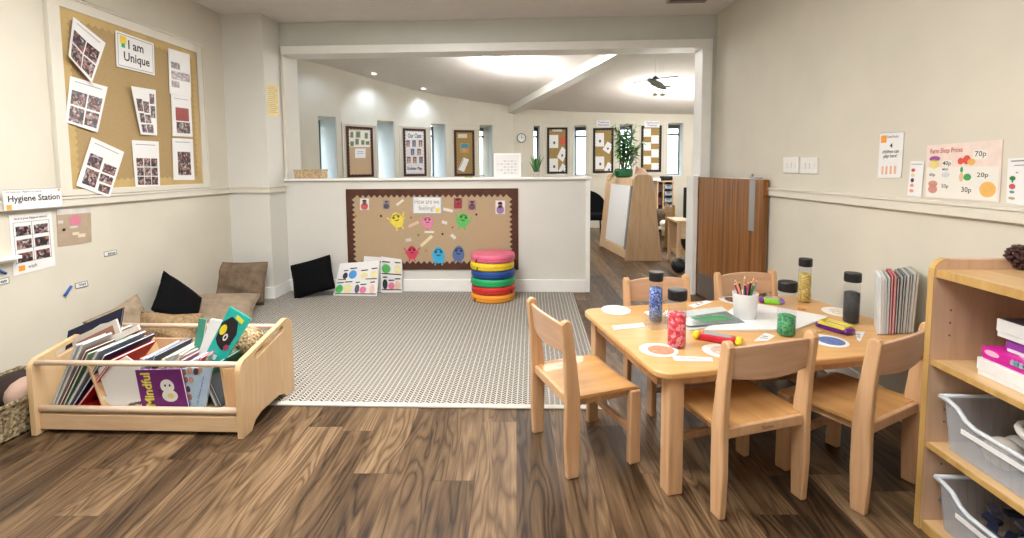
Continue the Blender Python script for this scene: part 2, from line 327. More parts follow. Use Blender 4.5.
# ------------------------------------------------------------------ far room: sloping ceiling, curved wall with slot windows
def cz(x, y): return 2.5 - .0724 * (x + 1.67) - .1135 * (y - 8.93)
CN = Vector((.0724, .1135, 1)).normalized(); CP = (-1.67, 8.93, 2.5)
def onC(px, py): return onp(px, py, CP, CN)
top = [(300, 58.3), (339, 69), (374, 79.5), (406, 88), (440, 95.4), (470, 100.5), (498.4, 104)]
P1 = [onC(*q).xy for q in top]
P2 = [onC(*q).xy for q in [(513, 107), (533, 109), (566, 111.5), (620, 113), (688, 114.5)]]
P2.append(P2[-1] + (P2[-1] - P2[-2]) * .7); first = P1[0] + (P1[0] - P1[1]) * .8
P1 = [Vector((XP - .6, YB + .3)), first] + P1
poly = P1 + P2
def wallpt(px):
    d = ray(px, 150)
    for a, b in zip(poly, poly[1:]):
        den = d.x * (b.y - a.y) - d.y * (b.x - a.x)
        if abs(den) < 1e-9: continue
        t = (a.x * (b.y - a.y) - a.y * (b.x - a.x)) / den; s = (a.x * d.y - a.y * d.x) / den
        if t > 0 and -1e-6 <= s <= 1 + 1e-6: return Vector((t * d.x, t * d.y))
ZT, ZS = 1.985, 1.0
wins = [(319, 337), (377.6, 394.8), (431, 446), (479.5, 493), (533.5, 540), (573, 586.5), (619, 633), (667.4, 683)]
run = [('p', p) for p in P1]
def insert(run_pts, px0, px1):
    a, b = wallpt(px0), wallpt(px1); return a, b
segs = []   # (a, b, kind)
pts = list(poly); marks = []
def param(p):
    s = 0; best = (1e9, 0)
    for a, b in zip(poly, poly[1:]):
        L = (b - a).length; t = max(0, min(1, (p - a).dot(b - a) / L ** 2)); d = (a + (b - a) * t - p).length
        if d < best[0]: best = (d, s + t * L)
        s += L
    return best[1]
def at(s):
    for a, b in zip(poly, poly[1:]):
        L = (b - a).length
        if s <= L + 1e-9: return a + (b - a) * (s / L)
        s -= L
    return poly[-1]
cum = [0]
for a, b in zip(poly, poly[1:]): cum.append(cum[-1] + (b - a).length)
wint = [(param(wallpt(a)), param(wallpt(b))) for a, b in wins]
cuts = sorted(set([round(c, 5) for c in cum] + [round(x, 5) for w in wint for x in w]))
def nrm(a, b): d = (b - a).normalized(); return Vector((-d.y, d.x))    # outward (away from the camera) for left-to-right runs
TH = .72; wm = MB()
for s0, s1 in zip(cuts, cuts[1:]):
    if s1 - s0 < 1e-4: continue
    a, b = at(s0), at(s1); n = nrm(a, b) * TH; mid = (s0 + s1) / 2
    inwin = any(w0 < mid < w1 for w0, w1 in wint)
    for z0, z1 in (((0, ZS), (ZT, None)) if inwin else ((0, None),)):
        za, zb = (z1, z1) if z1 is not None else (cz(*a) + .02, cz(*b) + .02)
        A, B, A2, B2 = (Vector((*a, 0)), Vector((*b, 0)), Vector((*(a + n), 0)), Vector((*(b + n), 0)))
        h = lambda p, z: Vector((p.x, p.y, z))
        wm.add([h(A, z0), h(B, z0), h(B2, z0), h(A2, z0), h(A, za), h(B, zb), h(B2, zb), h(A2, za)],
               [(0, 1, 2, 3), (4, 7, 6, 5), (0, 4, 5, 1), (1, 5, 6, 2), (2, 6, 7, 3), (3, 7, 4, 0)])
struct(wm.build('wall_far', M['wall']))
rm = MB()
for i, (w0, w1) in enumerate(wint):
    a, b = at(w0), at(w1); d = (b - a).normalized(); n = nrm(a, b); w = (b - a).length
    u3 = Vector((*d, 0)); n3 = Vector((*n, 0)); O = Vector((*a, 0))
    mt = Matrix.Translation(O) @ Matrix(((u3.x, n3.x, 0, 0), (u3.y, n3.y, 0, 0), (0, 0, 1, 0), (0, 0, 0, 1)))
    fo = 0.62 if i < 4 else .46; fw = .035
    f = MB().box(0, fw, fo, fo + .05, ZS, ZT, mt=mt).box(w - fw, w, fo, fo + .05, ZS, ZT, mt=mt).box(fw, w - fw, fo, fo + .05, ZS, ZS + fw, mt=mt).box(fw, w - fw, fo, fo + .05, ZT - .07, ZT, mt=mt)
    f.box(fw, w - fw, fo - .01, fo + .03, ZT - .20, ZT - .165, mt=mt)
    wo = struct(f.build('window_%d' % (i + 1), M['frame']))
    MB().box(fw, w - fw, fo + .02, fo + .026, ZS + fw, ZT - .07, mt=mt).build('pane', M['glass'], wo)
    MB().box(.002, .010, .01, fo, ZS, ZT, mt=mt).box(w - .010, w - .002, .01, fo, ZS, ZT, mt=mt).box(.01, w - .01, .0, fo, ZS, ZS + .015, mt=mt).build('reveal_lining', M['reveal'], wo)
# column on the curved wall (front face 510-533 px)
ca = onC(498.4, 104).xy; cb = onC(513, 107).xy; cc = onC(533, 109).xy
CE = [(5.9, YB + .17), (poly[0].x - TH, YB + .17)] + [tuple(p + nrm(poly[max(i - 1, 0)], poly[min(i + 1, len(poly) - 1)]) * TH) for i, p in enumerate(poly)] + [(5.9, poly[-1].y + TH)]; NE = len(CE)
struct(MB().add([(x, y, cz(x, y) + dz) for dz in (0, .08) for x, y in CE], [tuple(range(NE)), tuple(reversed(range(NE, 2 * NE)))] + [(i, (i + 1) % NE, NE + (i + 1) % NE, NE + i) for i in range(NE)]).build('ceiling_far', M['ceil_far']))
struct(MB().box(-6, 6, YB + .161, YB + .17, ZC - .1, 3.4).build('wall_back_top', M['lintel']))
struct(MB().box(2.13, 5.9, YB + .3, YB + .4, 0, 2.9).box(5.8, 5.9, YB + .3, 11, 0, 2.9).build('wall_far_right', M['wall']))
bA = onC(512, 107); bB = onC(612, 51); dd = (bB - bA).normalized(); sd = dd.cross(CN).normalized()
bA = bA - dd * .05; bB = bB + dd * .9
struct(MB().prism([bA - sd * .075, bA + sd * .075, bA + sd * .075 - CN * .13, bA - sd * .075 - CN * .13], bB - bA).build('trim_9', mat('far_beam_paint', (.78, .76, .72), .5)))
struct(MB().box(3.0, 3.1, 11, 11.1, 0, .01).build('trim_10', M['trim'])) if False else None
# ------------------------------------------------------------------ rug
RT = .008
rg = thing('rug', 'large grey and cream chevron striped woven rug on the wooden floor', 'rug', (-1.0, 3.3, 0))
rx0, rx1, ry0, ry1 = -2.62, .375, 2.28, YB - .03
MB().box(rx0 + .03, rx1 - .006, ry0 + .035, ry1, .001, RT).build('pile', M['rug'], rg)
MB().box(rx0, rx1, ry0, ry0 + .035, .001, RT + .001).box(rx1 - .006, rx1, ry0 + .035, ry1, .001, RT + .001).box(rx0, rx0 + .03, ry0 + .035, ry1, .001, RT + .001).build('binding', M['rug_edge'], rg, bevel=.002)

# ------------------------------------------------------------------ flat sheets fixed on a plane
def plane_of(kind, *a):
    if kind == 'L': return Vector((XL + a[0], 0, 0)), Vector((1, 0, 0))
    if kind == 'R': return Vector((XR(0), 0, 0)) + RN * a[0], RN
    if kind == 'B': return Vector((0, YB - a[0], 0)), Vector((0, -1, 0))
def uvq(q, u, v): return (q[0] * (1 - u) + q[1] * u) * (1 - v) + (q[3] * (1 - u) + q[2] * u) * v   # q = TL,TR,BR,BL ; v down
def sheet(name, label, cat, pl, quad, paper, rects=(), mats=(), texts=(), group=None, t=.0015, curl=(0, 0, 0, 0), blobs=(), parent=None):
    """quad: px corners TL TR BR BL; rects: (u0,v0,u1,v1,matindex>=1); texts: (string,u0,v0,u1,v1,material,bold)"""
    P0, N = pl; q = [onp(x, y, P0, N) + N * c for (x, y), c in zip(quad, curl)]
    m = MB(); K = 6 if any(curl) else 1
    for i in range(K):
        for j in range(K):
            a, b, c, d = [uvq(q, u, v) + N * (max(curl) * .35 * math.sin(u * math.pi) * math.sin(v * math.pi) * -1) for u, v in ((i / K, j / K), ((i + 1) / K, j / K), ((i + 1) / K, (j + 1) / K), (i / K, (j + 1) / K))]
            m.prism([a, b, c, d], N * t)
    nn = N * (t + .0006)
    def pos(u, v): return uvq(q, u, v) + N * (max(curl) * .35 * math.sin(u * math.pi) * math.sin(v * math.pi) * -1)
    for u0, v0, u1, v1, k in rects:
        m.prism([pos(u0, v0) + nn * .9, pos(u1, v0) + nn * .9, pos(u1, v1) + nn * .9, pos(u0, v1) + nn * .9], N * .0005, k)
    for bu, bv, ru, rv, k in blobs:
        m.prism([pos(bu + ru * math.cos(a * math.pi / 8), bv + rv * math.sin(a * math.pi / 8)) + nn for a in range(16)], N * .0005, k)
    o = m.build(name, [paper] + list(mats), parent)
    if parent is None: tag(o, label, cat, group)
    for tx in texts:
        s_, u0, v0, u1, v1, mt_, bd = tx
        a = pos(u0, v1); uu = pos(u1, v1) - a; vv = pos(u0, v0) - a
        text_mb(s_, a, uu.normalized(), vv.normalized(), uu.length, vv.length, N, off=t + .001 + (.001 if any(curl) else 0), bold=bd).build('lettering', mt_, o)
    return o
def rect_px(x0, y0, x1, y1): return [(x0, y0), (x1, y0), (x1, y1), (x0, y1)]

def scallop(P, u, v, w, h, bw, amp, n_u, n_v, N, t, tri=False):
    """picture-frame strip with a scalloped inner edge; P = lower-left corner"""
    m = MB()
    def strip(O, a, b, L, cnt):     # a along, b inward
        k = 8 if not tri else 2; pts = []
        for i in range(cnt * k + 1):
            f = i / k; ph = f - math.floor(f)
            d = amp * (math.sin(ph * math.pi) if not tri else 1 - abs(2 * ph - 1)); pts.append(O + a * (L * i / (cnt * k)) + b * (bw + d))
        for p0, p1 in zip(pts, pts[1:]):
            b0 = O + a * ((p0 - O).dot(a)); b1 = O + a * ((p1 - O).dot(a)); m.prism([b0, b1, p1, p0], N * t)
    strip(P, u, v, w, n_u); strip(P + v * h, u, -v, w, n_u); strip(P + N * .0006 + v * (bw + .0002), v, u, h - 2 * bw - .0004, n_v); strip(P + N * .0006 + u * w + v * (bw + .0002), v, -u, h - 2 * bw - .0004, n_v)
    return m
ZV = Vector((0, 0, 1)); UY = Vector((0, 1, 0)); UX = Vector((1, 0, 0))
# ------------------------------------------------------------------ left wall: big pinboard and its sheets
pb = thing('pinboard', 'large gold hessian pinboard in a cream frame on the left wall', 'pinboard', (XL, 3.3, 1.04))
y0, y1, z0, z1 = 2.735, 3.872, 1.062, 2.11
MB().box(XL, XL + .012, y0, y1, z0, z1).build('backing', M['hess2'], pb)
scallop(Vector((XL + .012, y0, z0)), UY, ZV, y1 - y0, z1 - z0, .045, .016, 24, 22, UX, .002).build('scalloped_border', M['yborder'], pb)
fr = MB()
fr.box(XL, XL + .022, y0 - .065, y0, z0 - .035, z1 + .065).box(XL, XL + .022, y1, y1 + .065, z0 - .035, z1 + .065).box(XL, XL + .022, y0, y1, z1, z1 + .065).box(XL, XL + .022, y0, y1, z0 - .035, z0)
fr.box(XL, XL + .03, y0 - .075, y0 - .06, z0 - .035, z1 + .075).box(XL, XL + .03, y1 + .06, y1 + .075, z0 - .035, z1 + .075).box(XL, XL + .03, y0 - .06, y1 + .06, z1 + .06, z1 + .075)
fr.build('frame', M['rail'], pb, bevel=.003)
PL = plane_of('L', .018); G = 'photo sheets on the left pinboard'
P4 = [(.08, .28, .5, .58, 1), (.54, .28, .93, .58, 2), (.08, .62, .5, .95, 2), (.54, .62, .93, .93, 1)]
PH = [M['photo'], M['photo2']]
hd = lambda: [('---  -------  ----', .12, .07, .85, .13, M['greyink'], 0)]
hd0 = [(.12, .08, .86, .095, 3)]; PHG = PH + [M['greyink']]
sheet('photo_sheet', 'curling photo sheet at the top left of the gold pinboard, tilted clockwise', 'photo sheet', PL, [(73, 16.5), (105.5, 43), (87, 83), (62.5, 56)], M['paper'], P4 + hd0, PHG, group=G, curl=(.0, .0, .03, .035))
sheet('photo_sheet', 'four-photo sheet on the left of the gold pinboard, under the curling one', 'photo sheet', PL, [(70, 76), (107.5, 87), (96.5, 132.5), (64.5, 122)], M['paper'], P4 + hd0, PHG, group=G, curl=(0, 0, .006, .004))
sheet('photo_sheet', 'photo sheet at the lower left of the gold pinboard, tilted clockwise', 'photo sheet', PL, [(91.5, 137), (124, 152), (108, 197.5), (75, 185.5)], M['paper'],
      [(.1, .3, .48, .55, 1), (.12, .6, .5, .92, 2), (.56, .38, .93, .56, 2), (.55, .6, .93, .76, 1), (.6, .8, .93, .95, 1)] + hd0, PHG, group=G, curl=(0, 0, .01, .006))
sheet('title_card', 'white title card reading I am Unique on the gold pinboard', 'sign', PL, [(115.2, 30), (153.5, 43.5), (154.6, 75.5), (116.5, 66.5)], M['paper'],
      [(.04, .05, .96, .07, 2), (.04, .93, .96, .95, 2), (.04, .05, .05, .95, 2), (.95, .05, .96, .95, 2), (.1, .1, .26, .3, 1), (.13, .3, .22, .42, 3)], [flat(YEL), M['greyink'], flat(GRN)],
      [('I am', .30, .16, .70, .42, M['ink'], .018), ('Unique', .18, .52, .86, .86, M['ink'], .018)])
sheet('photo_sheet', 'photo sheet with eight pictures in the middle of the gold pinboard, below the title card', 'photo sheet', PL, [(128, 86), (155.5, 90), (157, 135.5), (139, 134.5)], M['paper'],
      [(.12, .24, .38, .5, 1), (.42, .28, .68, .52, 2), (.72, .1, .92, .32, 1), (.74, .36, .94, .62, 2), (.15, .54, .4, .74, 2), (.44, .56, .72, .74, 1), (.14, .78, .4, .95, 1), (.44, .77, .8, .95, 2)], PHG, group=G, curl=(.02, 0, 0, .012))
sheet('photo_sheet', 'photo sheet with a grid of nine pictures at the lower middle of the gold pinboard', 'photo sheet', PL, [(131.5, 140), (158.5, 141.5), (160, 186.5), (135.5, 186.8)], M['paper'],
      [(.1 + .28 * i, .38 + .2 * j, .35 + .28 * i, .56 + .2 * j, 1 + (i + j) % 2) for i in range(3) for j in range(3)] + hd0, PHG, group=G)
sheet('photo_sheet', 'top photo sheet of the right-hand column on the gold pinboard', 'photo sheet', PL, [(168, 48), (189.5, 54.5), (191, 97), (169.5, 93.5)], M['paper'], [(.1, .28, .5, .42, 1), (.1, .48, .95, .66, 2), (.1, .7, .45, .84, 1)], PH, group=G)
sheet('photo_sheet', 'middle photo sheet of the right-hand column on the gold pinboard, red and blue pictures', 'photo sheet', PL, [(171, 94), (190.5, 97), (192.5, 137), (172.5, 136)], M['paper'], [(.18, .3, .85, .62, 1), (.2, .65, .88, .92, 2)] + hd0, [flat((.3, .05, .04)), M['photo2'], M['greyink']], group=G)
sheet('photo_sheet', 'bottom photo sheet of the right-hand column on the gold pinboard, one group picture', 'photo sheet', PL, [(172, 138), (192.5, 139), (194.5, 180), (173.5, 180)], M['paper'], [(.22, .32, .84, .88, 1)] + hd0, PHG, group=G)
# signs below the board
PL2 = plane_of('L', .032)
sheet('hygiene_sign', 'long white sign reading Hygiene Station above the dado rail', 'sign', PL2, [(2, 190), (61, 187.5), (62, 207), (4, 211.5)], M['paper'],
      [(.0, .0, 1, .02, 2), (.0, .97, 1, 1, 2), (.04, .72, .12, .95, 1), (.93, .06, .97, .16, 1)], [flat(ORG), M['greyink']],
      [('Hygiene Station', .07, .28, .96, .68, M['ink'], .018), ('Little Ducks Lane - Hygiene at our setting', .03, .08, .62, .18, M['ink'], 0)])
PW = plane_of('L', .002)
sheet('hygiene_poster', 'white poster with six handwashing photographs below the Hygiene Station sign', 'poster', PW, [(8.5, 215.5), (51, 211.5), (55.5, 266), (13.5, 276)], M['paper'],
      [(.12 + .42 * i, .2 + .225 * j, .46 + .42 * i, .36 + .225 * j, 1 + (i + j) % 2) for i in range(2) for j in range(3)] +
      [(.07 + .42 * i, .14 + .225 * j, .072 + .42 * i + .008, .82, 3) for i in range(3) for j in range(1)] + [(.07, .13 + .225 * j, .92, .138 + .225 * j, 3) for j in range(4)] + [(.12, .86, .26, .95, 4)],
      PHG + [flat(ORG)], [('How is your Hygiene station?', .1, .05, .88, .10, M['ink'], .01), ('wash', .34, .86, .54, .93, M['ink'], 0)])
sheet('craft_card', 'beige laminated card with a pink creature and cream strips beside the hygiene poster', 'card', PW, [(56, 209.5), (90.5, 207.5), (91.5, 242), (58, 247)], flat((.44, .34, .25)),
      [(0, 0, 1, .15, 1), (.35, .48, .58, .54, 1), (.03, .3, .17, .38, 1), (.42, .66, .62, .74, 2), (.58, .72, .8, .82, 2)], [flat((.62, .6, .57)), flat((.74, .66, .5)), flat((.62, .2, .28)), M['ink']],
      blobs=[(.52, .33, .17, .15, 3), (.18, .56, .05, .04, 4)])
for q, lab, wd_ in (([(103.5, 252), (116, 249.5), (117, 254), (104, 257)], 'small white word label high on the left wall, right of the craft card', 'blue'),
               ([(74.5, 283.5), (87, 280.5), (88, 286), (75.5, 289)], 'small white word label on the left wall beside the blue stick', 'toys'),
               ([(-4, 280), (8.5, 276.8), (9, 283), (-4, 286)], 'small white word label cut off by the left edge of the photo', 'water')):
    sheet('word_label', lab, 'label', PW, q, M['paper'], [(0, 0, 1, .08, 1), (0, .92, 1, 1, 1), (0, 0, .03, 1, 1), (.97, 0, 1, 1, 1)], [M['ink']], [(wd_, .3, .25, .85, .75, M['ink'], .02)])
for a, b, lab in (((64.5, 296), (71.5, 286), 'blue stick fixed slantwise on the left wall beside a word label'), ((-3, 270), (6, 273.5), 'blue stick on the left wall at the edge of the photo')):
    pa, pb_ = onX(*a, XL + .007), onX(*b, XL + .007)
    tag(MB().tube([pa, pb_], .007, 8).build('blue_stick', flat((.02, .12, .42)), smooth=True), lab, 'stick')
pa = onX(-4, 259, XL + .01)
tag(MB().box(XL, XL + .05, pa.y - .05, pa.y + .09, pa.z - .012, pa.z + .004).box(XL, XL + .008, pa.y - .05, pa.y + .09, pa.z - .03, pa.z - .012).build('small_shelf', M['trim'], bevel=.002), 'small white ledge on the left wall at the edge of the photo', 'shelf')
# yellow notice on the pillar side
sheet('notice', 'narrow pale yellow notice on the side of the left pillar', 'notice', (Vector((XP + .001, 0, 0)), Vector((1, 0, 0))), [(266.5, 83.5), (278, 85), (279, 117), (267.5, 116)], flat((.80, .66, .32)),
      [(.1, .08 + .06 * i, .9 if i % 3 else .7, .095 + .06 * i, 1) for i in range(14)], [flat((.5, .38, .15))])

# ------------------------------------------------------------------ back half wall: feelings board
db = thing('display_board', 'wide tan hessian display board with brown zigzag border on the half wall', 'display board', (-.94, YB, .215))
x0, x1, z0, z1 = -1.757, -.13, .215, .982
MB().box(x0, x1, YB - .010, YB, z0, z1).build('backing', M['hess'], db)
scallop(Vector((x0, YB - .010, z0)), UX, ZV, x1 - x0, z1 - z0, .055, .028, 30, 14, Vector((0, -1, 0)), .003, tri=True).build('zigzag_border', M['bborder'], db)
PB = plane_of('B', .0115)
sheet('title_card', 'white title card reading How are we feeling on the tan display board', 'sign', PB, rect_px(413, 197, 441.5, 213.5), M['paper'], [(.0, .97, 1, 1, 1), (.0, 0, 1, .03, 1), (.97, 0, 1, 1, 1), (0, 0, .02, 1, 1), (.8, .68, .93, .9, 2)], [flat((.3, .5, .65)), flat(YEL)],
      [('How are we', .06, .12, .92, .42, M['greyink'], 0), ('feeling?', .2, .52, .76, .9, M['greyink'], 0)])
GP = 'small portrait cards on the tan display board'
for q, c, w, lab in ((rect_px(360, 198.5, 369, 210), (.60, .10, .10), (.75, .72, .70), 'small portrait card of a red-clad figure at the left end of the tan display board'),
                     (rect_px(383, 200, 390, 209), (.10, .09, .13), (.3, .25, .3), 'small dark photo card second from the left on the tan display board'),
                     (rect_px(454, 198, 462, 208.5), (.35, .03, .05), (.3, .05, .06), 'small crimson portrait card right of the feelings title'),
                     (rect_px(468, 200, 476, 210), (.16, .08, .10), (.35, .2, .25), 'small dark plum portrait card on the right half of the tan board'),
                     (rect_px(495.5, 200.5, 505, 214), (.30, .18, .36), (.75, .7, .78), 'small purple and white portrait card nearest the right end of the tan board')):
    sheet('portrait_card', lab, 'card', PB, q, flat(w), (), [flat(c), flat((.45, .25, .18)), M['ink']], group=GP, blobs=[(.5, .68, .4, .3, 1), (.5, .34, .24, .2, 2), (.5, .2, .24, .1, 3)])
GM = 'monster cut-outs on the tan display board'
def monster(px, py, s, col, lab, rot=0, arms=True):
    c = onY(px, py, YB - .0125); k = s * 4.51 / FPX; mb = MB(); N = Vector((0, -1, 0))
    ca_, sa_ = math.cos(rot), math.sin(rot)
    def pt(a, b): return c + Vector((ca_ * a - sa_ * b, 0, sa_ * a + ca_ * b)) * k
    body = [pt(.38 * math.cos(t) * (1 - .18 * math.sin(t)), .5 * math.sin(t)) for t in [i * math.pi / 10 for i in range(20)]]
    mb.prism(list(reversed(body)), N * .001, 0)
    for sx_ in (-1, 1):
        for (a0, b0, a1, b1) in (((.3, -.02, .58, .34), (.3, -.12, .52, .02), (.16, -.38, .22, -.66)) if arms else ((.18, -.4, .22, -.62),)):
            d = Vector((b1 - b0, -(a1 - a0))).normalized() * .045
            mb.prism([pt(sx_ * (a0 + d.x), b0 + d.y), pt(sx_ * (a1 + d.x), b1 + d.y), pt(sx_ * (a1 - d.x), b1 - d.y), pt(sx_ * (a0 - d.x), b0 - d.y)], N * .0009, 0)
    for sx_ in (-1, 1): mb.prism([pt(sx_ * .16 + .1 * math.cos(t), .2 + .1 * math.sin(t)) for t in [i * math.pi / 4 for i in range(8)]], N * .002, 1)
    mb.prism([pt(-.16, .02), pt(.16, .02), pt(.1, -.06), pt(-.1, -.06)], N * .002, 1); mb.prism([pt(-.14, .30), pt(.14, .30), pt(.18, .36), pt(-.18, .36)], N * .002, 1)
    o = mb.build('monster_cutout', [flat(col), flat(tuple(x * .25 for x in col))]); tag(o, lab, 'cut-out', GM)
    return o
monster(397, 220, 16, (.80, .66, .08), 'yellow paper monster on the tan display board', .3)
monster(427.5, 222, 13, (.74, .25, .42), 'pink paper monster below the feelings title')
monster(463, 220, 15, (.12, .50, .12), 'green paper monster on the right half of the tan board', -.2)
monster(412, 252.5, 14, (.62, .06, .12), 'dark red paper monster low on the tan board')
monster(438.5, 255, 17, (.05, .42, .72), 'bright blue paper monster low on the tan board', 0, False)
monster(458.5, 253.5, 16, (.10, .16, .36), 'navy and white paper monster low on the tan board', -.1, False)
GS = 'paper strips on the tan display board'
def strip(cx_, cy_, L, h, a, col, lab):
    c = onY(cx_, cy_, YB - .0122); k = 4.51 / FPX; d = Vector((math.cos(a), 0, math.sin(a))) * L * k / 2; e_ = Vector((-math.sin(a), 0, math.cos(a))) * h * k / 2
    tag(MB().prism([c - d - e_, c + d - e_, c + d + e_, c - d + e_], Vector((0, -.001, 0))).build('paper_strip', flat(col)), lab, 'paper strip', GS)
strip(400, 202.5, 9, 2.4, .65, (.72, .68, .6), 'white slanted strip near the top left of the tan board')
strip(413.8, 224.2, 11.5, 3, .42, (.72, .48, .38), 'pale pink strip right of the yellow monster')
strip(429.3, 232, 9.5, 2.2, 0, (.76, .72, .66), 'small level white strip under the pink monster')
strip(426.5, 241, 15.5, 3.2, .72, (.74, .68, .42), 'long cream yellow strip between the red and pink monsters')
strip(448, 210, 10, 3, -.22, (.74, .70, .64), 'white strip just right of the feelings title')
strip(444.5, 222.5, 5.5, 3, -.3, (.74, .70, .64), 'short white strip left of the green monster')
strip(453.3, 236.5, 6, 3.4, -.75, (.74, .70, .64), 'short white tilted strip above the navy monster')
strip(408.5, 240, 6, 3.2, .2, (.62, .58, .54), 'grey white scrap above the dark red monster')
for px_, py_, c, lab in ((381, 216, (.05, .02, .02), 'dark pin left of the yellow monster'), (442.5, 234, (.015, .015, .015), 'black pin in the middle of the tan board'), (476.3, 214.5, (.015, .015, .015), 'black pin right of the green monster'),
                   (355.5, 216, (.6, .12, .06), 'red pin at the left end of the tan board'), (411, 217.5, (.6, .12, .06), 'red pin right of the yellow monster'), (452.5, 227.2, (.65, .16, .06), 'orange pin left of the green monster'), (426.5, 250.5, (.6, .2, .08), 'orange pin between the red and blue monsters'), (418.5, 235, (.2, .22, .08), 'olive pin above the dark red monster')):
    c3 = onY(px_, py_, YB - .012); tag(MB().ball(c3, .011, 8, sc_=(1, .6, 1)).build('push_pin', flat(c), smooth=True), lab, 'pin', 'pins on the tan display board')

# ------------------------------------------------------------------ cushion stack and picture cards on the rug
def disc_cushion(cx_, cy_, z, r, h, col, lab, tabang, grp='round cushions stacked by the half wall'):
    t = thing('round_cushion', lab, 'cushion', (cx_, cy_, z), 0, grp)
    prof = [(0.001, .004)] + [(r - .013 + .013 * math.sin(a) ** .6, h / 2 - (h / 2 - .002) * math.cos(a)) for a in [i * math.pi / 10 for i in range(11)]] + [(r * .5, h + .004), (.001, h + .006)]
    MB().lathe(prof, k=40).build('cushion_body', flat(col, .38), t, smooth=True, local=True)
    pr = [(r - .004 + .005 * math.cos(a), h / 2 + .004 * math.sin(a)) for a in [i * math.pi / 3 for i in range(7)]]
    MB().lathe(pr, k=40, cap=False).build('zip', flat(tuple(c * .35 for c in col)), t, smooth=True, local=True)
    a = tabang; p = Vector((r * math.cos(a), r * math.sin(a), h / 2)); d = Vector((math.cos(a), math.sin(a), 0)); s = Vector((-d.y, d.x, 0))
    MB().prism([p - s * .006 + d * -.002, p + s * .006 + d * -.002, p + s * .005 + d * .008 - ZV * .028, p - s * .005 + d * .008 - ZV * .028], d * .003).build('zip_pull', M['ink'] if col != GRN else flat((.02, .3, .28)), t, local=True)
    return t
sx0, sy0 = -.352, 4.27; R_ = .196
for i, (c, nm, a, dx) in enumerate(((ORG, 'orange round cushion, bottom of the stack', -2.4, 0), (RED, 'red round cushion second from the bottom of the stack', -.6, .003), (GRN, 'green round cushion in the middle of the stack, above the red one', -2.9, 0), (BLU, 'dark blue round cushion in the stack, under the yellow one', -1.1, .004), (YEL, 'yellow round cushion second from the top of the stack', -2.2, -.004), (PINK, 'pink round cushion on top of the stack', -2.3, .002))):
    disc_cushion(sx0 + dx, sy0, RT + .001 + i * .0695, R_, .068, c, nm, a)
GC = 'standing picture cards on the rug'
def pcard(quad4, lab, rows, seed, bk_=.09):
    """quad4: world corners TL TR BR BL of a stiff folded card leaning back"""
    q = [Vector(p) for p in quad4]; N = (q[1] - q[0]).cross(q[3] - q[0]).normalized()
    if N.y > 0: N = -N
    r = random.Random(seed); t = thing('picture_card', lab, 'picture card', tuple((q[2] + q[3]) / 2), 0, GC)
    f = MB().prism(q, -N * .003); f.build('front_panel', M['paper'], t)
    back = [q[0], q[1], q[1] + Vector((0, bk_, -(q[1].z - q[2].z))), q[0] + Vector((0, bk_, -(q[0].z - q[3].z)))]
    MB().prism([p - N * .003 for p in back], -N * .002).build('back_panel', M['paper'], t)
    pm = MB(); cols = [(.08, .5, .12), (.82, .76, .42), (.1, .1, .16), (.74, .2, .34), (.80, .56, .46), (.06, .3, .7), (.10, .45, .12), (.03, .03, .05)]
    mats_ = [flat(c) for c in cols] + [M['ink'], flat((.12, .06, .05))]
    for (v, items) in rows:
        pm.prism([uvq(q, .04, v) + N * .001, uvq(q, .97, v) + N * .001, uvq(q, .97, v + .03) + N * .001, uvq(q, .04, v + .03) + N * .001], N * .0006, 9)
        for (u, w, h, k) in items:
            pm.prism([uvq(q, u + w * .6 * math.cos(a), v - h * .5 + h * .5 * math.sin(a)) + N * .004 for a in [i * math.pi / 7 for i in range(14)]], N * .0008, k)
            pm.prism([uvq(q, a, b) + N * .001 for a, b in ((u - w * .55, v - h - .07), (u + w * .5, v - h - .08), (u + w * .5, v - h - .05), (u - w * .55, v - h - .04))], N * .004, 8)
    pm.build('printed_monsters', mats_, t)
def gq(tl, tr, br, bl, lean=.09, z=RT + .002):
    BR_, BL_ = onZ(*br, z), onZ(*bl, z)
    TL_ = onp(*tl, (BL_.x, BL_.y + lean, 0), (0, 1, 0)); TR_ = onp(*tr, (BR_.x, BR_.y + lean, 0), (0, 1, 0)); return TL_, TR_, BR_, BL_
rows = [(.5, [(.2, .1, .2, 7), (.38, .16, .26, 5), (.66, .16, .18, 1), (.9, .13, .22, 1)]), (.93, [(.12, .14, .26, 0), (.31, .17, .28, 1), (.53, .09, .26, 2), (.67, .13, .2, 3), (.88, .1, .26, 4)])]
pcard(gq((389 - 8, 256.5), (402, 259.5), (402, 292.6), (381, 292.6), .02), 'white monster picture card furthest right, leaning by the board', [(.45, [(.25, .35, .26, 6), (.8, .25, .28, 1)]), (.9, [(.2, .2, .28, 7), (.5, .25, .2, 3), (.8, .25, .25, 4)])], 3, .02)
pcard(gq((364, 256.2), (391.5, 258), (391, 291.8), (362, 291.8), .012), 'white monster picture card at the back, behind the other two', [(.45, [(.3, .2, .2, 6), (.7, .2, .26, 1)]), (.9, [(.4, .2, .28, 7), (.8, .2, .2, 3)])], 4, .012)
pcard(gq((340, 263.5), (379.3, 260.5), (377, 296), (333, 295.4), .1), 'large white monster picture card at the front on the rug', rows, 2, .05)

